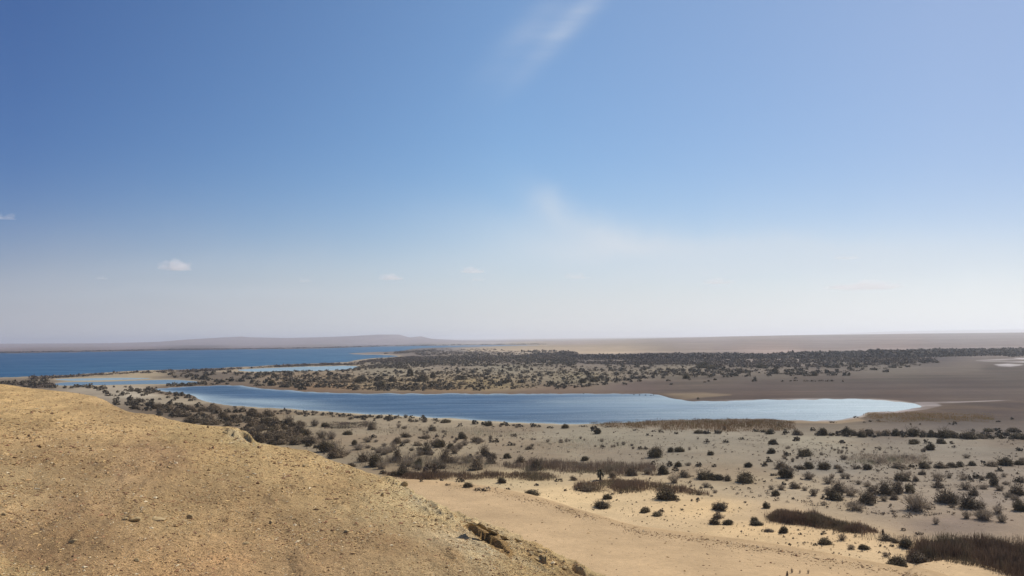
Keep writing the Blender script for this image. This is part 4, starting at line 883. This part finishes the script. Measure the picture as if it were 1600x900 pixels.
mass('scrubland', 'dense scrub and thicket in the middle distance beyond the flats', [
    ([(560, 568), (600, 562), (680, 557), (760, 553), (860, 550), (900, 552), (900, 575), (760, 572), (640, 575), (590, 573)], 1500, 4, 10, 2, 4.2, T_SCRUB, 120, 1.2),
    ([(560, 566), (610, 560.5), (640, 558), (700, 559), (860, 554), (1000, 557), (1200, 556), (1200, 569), (1000, 570), (800, 567), (600, 567)], 3200, 5, 12, 2, 4.2, T_DARK, 150, 1.5),
    ([(640, 556), (660, 546), (760, 545), (830, 550), (760, 554)], 330, 6, 14, 2, 4.5, T_DARK, 140, .9),
    ([(780, 551), (870, 549.5), (900, 553.5), (895, 556), (840, 556), (780, 555)], 420, 8, 16, 5, 8, T_DARK, 300, 3),
    ([(1100, 562), (1450, 560), (1470, 567), (1300, 574), (1100, 574)], 650, 5, 11, 2.5, 5.5, T_DARK, 90, 1.0),
    ([(540, 570), (600, 573), (640, 575), (600, 578), (450, 583), (420, 582), (540, 578)], 160, 4, 8, 1.6, 3, T_SCRUB, 60, 1),
    ([(430, 586), (900, 576), (1050, 584), (900, 606), (600, 611), (450, 603)], 520, 1.5, 4.0, 1, 2.2, T_SCRUB, 60, 1),
    ([(1150, 585), (1000, 590), (950, 584), (1200, 574)], 60, 2, 4, 1, 2, T_DARK, 60, 1),
    ([(430, 584), (900, 572), (1080, 582), (900, 605), (600, 611), (450, 604)], 1500, 1.5, 5.0, .8, 1.8, np.array((.16, .125, .08)), 80, 1),
    ([(900, 566), (1200, 566), (1420, 564), (1440, 572), (1300, 584), (1050, 586)], 700, 1.5, 5.0, .8, 2.0, np.array((.14, .112, .08)), 80, 1),
], 3)
mass('far_tree_line', 'long dark belt of trees across the far plain at right', [
    ([(890, 557), (1000, 556), (1150, 555), (1300, 552), (1420, 549), (1500, 547), (1700, 545), (1700, 557), (1500, 558), (1400, 560), (1200, 561), (1000, 562), (900, 561)], 2600, 10, 24, 4, 8, T_TREE, 300, 2.5),
    ([(1360, 552), (1500, 549), (1700, 548), (1700, 556), (1500, 557), (1360, 558)], 1300, 12, 24, 6, 12, T_TREE, 500, 5),
    ([(1000, 557), (1360, 552.5), (1360, 554), (1000, 559)], 160, 10, 18, 5, 9, T_TREE, 200, 3),
], 4)
mass('lakeside_scrub', 'low dark scrub along the near shore of the big lake', [
    ([(0, 591), (100, 588), (160, 584.5), (260, 580), (360, 577), (400, 574.5), (470, 571), (560, 568), (590, 562), (560, 571), (470, 573), (400, 576), (330, 580), (200, 584), (60, 593)], 260, 5, 12, 1.8, 3.6, T_DARK, 80, 1.2),
    ([(400, 573.8), (480, 569.8), (550, 567), (600, 561), (560, 570), (480, 572), (410, 575.6)], 160, 6, 14, 2, 4, T_DARK, 80, 3),
    ([(575, 552.6), (625, 549.8), (680, 547), (680, 549), (625, 552.5), (585, 553.6)], 120, 8, 16, 2.5, 5, T_DARK, 200, 3),
    ([(0, 598), (90, 597), (80, 606), (0, 606)], 60, 3, 7, 1.5, 3, T_DARK, 50, 2),
], 5)
def strip_px(pts, n, jy):
    P = np.array(pts, float); t = rng.uniform(0, len(P) - 1.001, n); i = t.astype(int); f = (t - i)[:, None]
    q = P[i] * (1 - f) + P[i + 1] * f; return q[:, 0], q[:, 1] + rng.uniform(-jy, jy, n)
bx, by = scatter_px([(420, 655), (600, 662), (900, 672), (1240, 676), (1640, 672), (1640, 800), (1400, 810), (1250, 790), (1100, 765), (900, 745), (640, 738), (480, 705)], 2600, 1.2, 28)
_, Yb, _ = stand(bx, by)
clump_mass('low_brush', 'low dry brown brush mottling the flats below the pond', bx, by, rng.uniform(.3, 1.3, 2600), rng.uniform(.2, .7, 2600), np.tile(np.array((.25, .19, .13)), (2600, 1)) * rng.uniform(.5, 1.3, (2600, 1)), 12, 12)
bx, by = scatter_px([(640, 750), (800, 752), (1000, 765), (1250, 800), (1420, 850), (1440, 885), (1300, 868), (1100, 836), (950, 808), (800, 768), (660, 758)], 420, .6, 9)
clump_mass('sand_tufts', 'tiny dark tufts dotted over the bright sand', bx, by, rng.uniform(.15, .6, 420), rng.uniform(.12, .45, 420), np.tile(np.array((.12, .09, .06)), (420, 1)), 13, 14)
mass('outlying_scrub', 'scrub continuing over the plain to the right', [
    ([(1610, 548), (2500, 541), (2500, 553), (1610, 558)], 1500, 12, 24, 5, 10, T_TREE, 300, 2.5),
    ([(1610, 668), (2300, 668), (2300, 860), (1800, 880), (1610, 830)], 900, 1.2, 4.0, .7, 2.0, T_DARK, 30, 1.2)], 21)
x1, y1 = strip_px([(-200, 555.2), (0, 551.6), (100, 550), (200, 548.2), (300, 546.5), (400, 545.4), (500, 544), (600, 541), (720, 539), (850, 538)], 900, .35)
clump_mass('far_shore_trees', 'thin dark line of vegetation along the far shore of the lake', x1, y1, rng.uniform(30, 80, 900), rng.uniform(3, 8, 900), np.tile(T_TREE, (900, 1)), 9, 14)
x1, y1 = strip_px([(965, 616.2), (1024, 616.6)], 16, .5)
for k, (a, b) in enumerate(((990.5, 617.6), (999, 618), (1009, 618.3), (1017, 618.4), (1021, 617.8), (912, 615.4))):
    X, Y, Z = stand(np.array(a), np.array(b)); o = bpy.data.objects.new('reed_tuft', DARK[k]); COL.objects.link(o)
    o.location = (float(X), float(Y), 0); s_ = float(Y) / FPX; o.scale = (3.0 * s_, 2.4 * s_, 2.0 * s_)
    tag(o, 'tiny dark reed tuft in the shallows, %s of five off the far bank' % ['leftmost', 'second from left', 'middle one', 'second from right', 'rightmost'][k] if k < 5 else 'tiny dark tuft on the far bank left of the tufts in the shallows', 'reed tuft', 'reed tufts in the far shallows')

# ------------------------------------------------------------------ far hills
def hills(prof, dist, depth, name, col, seed):
    px = np.arange(prof[0][0], prof[-1][0], 2.0); py = np.interp(px, [p[0] for p in prof], [p[1] for p in prof])
    d = pdir(px, py); top = H - (-d[:, 2] / d[:, 1]) * dist; U = d[:, 0] / d[:, 1]
    py0 = np.interp(px, [p[0] for p in prof], [p[1] for p in prof]); k = np.concatenate([np.linspace(-1, -.0, 26), np.linspace(.05, 1, 12)])
    X = []; Yl = []; Z = []
    for t in k:
        Yr = dist + t * depth * np.ones_like(U); x = U * dist
        prof_t = np.where(t < 0, (1 + t), (1 - t)) ** (0.55 if t < 0 else 1.0)
        g = 1 + .22 * fbm(x, Yr, 1800, 4, seed) * (1 - prof_t)
        X.append(x); Yl.append(Yr); Z.append(-2 + (np.maximum(top, 4) + 2) * prof_t * g)
    X, Yl, Z = map(np.array, (X, Yl, Z))
    c = lin(col) * ALB * (1 + .12 * fbm(X, Yl + Z * 30, 900, 4, seed + 4))[..., None]
    o = mesh_np(name, np.stack([X, Yl, Z], -1).reshape(-1, 3), grid_faces(len(k), len(U)), M_GROUND, c.reshape(-1, 3), smooth=True); tag(o, kind='structure')
hills([(-500, 541), (-200, 539.5), (0, 537), (150, 536.2), (220, 535), (300, 532.4), (350, 530.6), (370, 527.2), (378, 525.8), (392, 527), (450, 528), (500, 526.8), (550, 525), (575, 523.6), (590, 522.6), (624, 522.8), (633, 526.4), (652, 528), (658, 525.4), (664, 528.4), (680, 529.6), (720, 531.8), (800, 533.3), (900, 531)], 11500, 3200, 'hills', (134, 120, 120), 5)
hills([(880, 529.5), (1000, 528.3), (1100, 526.3), (1200, 524.4), (1300, 522), (1380, 518.2), (1450, 516.6), (1560, 515), (1700, 513.5), (1900, 512)], 26000, 4000, 'hills', (135, 125, 128), 15)

# ------------------------------------------------------------------ small fair-weather clouds low over the horizon
mc = bpy.data.materials.new('cloud'); mc.use_nodes = True; mc.node_tree.nodes.clear(); nc = NB(mc.node_tree)
pv = nc.new('ShaderNodeVolumePrincipled'); pv.inputs['Density'].default_value = 0.0030; pv.inputs['Color'].default_value = (1, 1, 1, 1); pv.inputs['Anisotropy'].default_value = 0.2
oc = nc.new('ShaderNodeOutputMaterial'); nc.lk(pv.outputs[0], oc.inputs['Volume'])
mc2 = mc.copy(); mc2.name = 'faint_cloud'; mc2.node_tree.nodes['Principled Volume'].inputs['Density'].default_value = 0.0016
def cloud(px, py, w, h, seed, label):
    D = 15000.0; d = pdir(px, py); c = Vector(d) * (D / d[1]) + Vector((0, 0, H)); m_ = D / FPX
    bm = bmesh.new(); bmesh.ops.create_icosphere(bm, subdivisions=5, radius=1)
    for v in bm.verts:
        p = np.array(v.co); az = math.atan2(p[1], p[0])
        nz = float(fbm(np.array([p[0] * 1.6 + seed * 9]), np.array([p[1] * 1.6 + p[2] * 1.2]), 1, 4, seed)[0])
        n2_ = float(fbm(np.array([p[0] * 3 + seed * 5]), np.array([p[1] * 3 + p[2] * 3]), 1, 4, seed + 30)[0])
        k = 1 + .7 * nz + .35 * n2_; z = p[2] * max(.15, 1 + 1.5 * nz + .8 * n2_) if p[2] > 0 else p[2] * .3
        v.co = (p[0] * k * w * m_ / 2, p[1] * k * w * m_ / 3, z * h * m_ * .75)
    me = bpy.data.meshes.new('cloud'); bm.to_mesh(me); bm.free(); me.materials.append(mc if seed in (1, 2, 4) else mc2)
    o = bpy.data.objects.new('cloud', me); COL.objects.link(o); o.location = c; o.rotation_euler = (0, 0, seed); o.rotation_euler = (0, 0, .3)
    tag(o, label, 'cloud', 'small puffy clouds low over the horizon')
cloud(276, 420, 48, 13, 1, 'largest white puffy cloud, low in the sky above the left end of the hills')
cloud(738, 425, 34, 8, 2, 'flat white cloud nearest the centre of the photo, upper of the two there')
cloud(748, 438, 20, 5, 3, 'faint cloud scrap just below the flat central cloud')
cloud(611, 436, 36, 7, 4, 'small flat cloud straight above the mesa')
cloud(477, 440, 18, 6, 5, 'tiny faint cloud between the largest puff and the cloud above the mesa')
cloud(160, 436, 14, 5, 6, 'tiny cloud left of the largest puff')
cloud(6, 341, 34, 8, 7, 'cloud scrap cut by the left edge of the photo, highest of the small clouds')
cloud(1125, 442, 50, 7, 8, 'long thin flat cloud low in the sky right of centre')
cloud(1350, 450, 120, 9, 9, 'widest and faintest low cloud bank on the right')
cloud(905, 434, 40, 7, 10, 'pale low cloud between the central cloud and the long thin one')
cloud(1322, 404, 34, 7, 11, 'pale cloud above the wide cloud bank on the right')

# ------------------------------------------------------------------ dusty air over the whole plain
hz = bpy.data.materials.new('haze'); hz.use_nodes = True; hz.node_tree.nodes.clear(); nh = NB(hz.node_tree)
pv = nh.new('ShaderNodeVolumePrincipled'); pv.inputs['Density'].default_value = 7.0e-5; pv.inputs['Color'].default_value = (0.90, 0.93, 0.975, 1); pv.inputs['Anisotropy'].default_value = 0.5
oh = nh.new('ShaderNodeOutputMaterial'); nh.lk(pv.outputs[0], oh.inputs['Volume'])
bm = bmesh.new(); bmesh.ops.create_cube(bm, size=1)
for v_ in bm.verts: v_.co = (v_.co.x * 150000 * 4, v_.co.y * 140000 * 1.2, -60 + (v_.co.z + .5) * 250)
me = bpy.data.meshes.new('haze'); bm.to_mesh(me); bm.free(); me.materials.append(hz)
o = bpy.data.objects.new('haze', me); COL.objects.link(o); tag(o, kind='stuff')
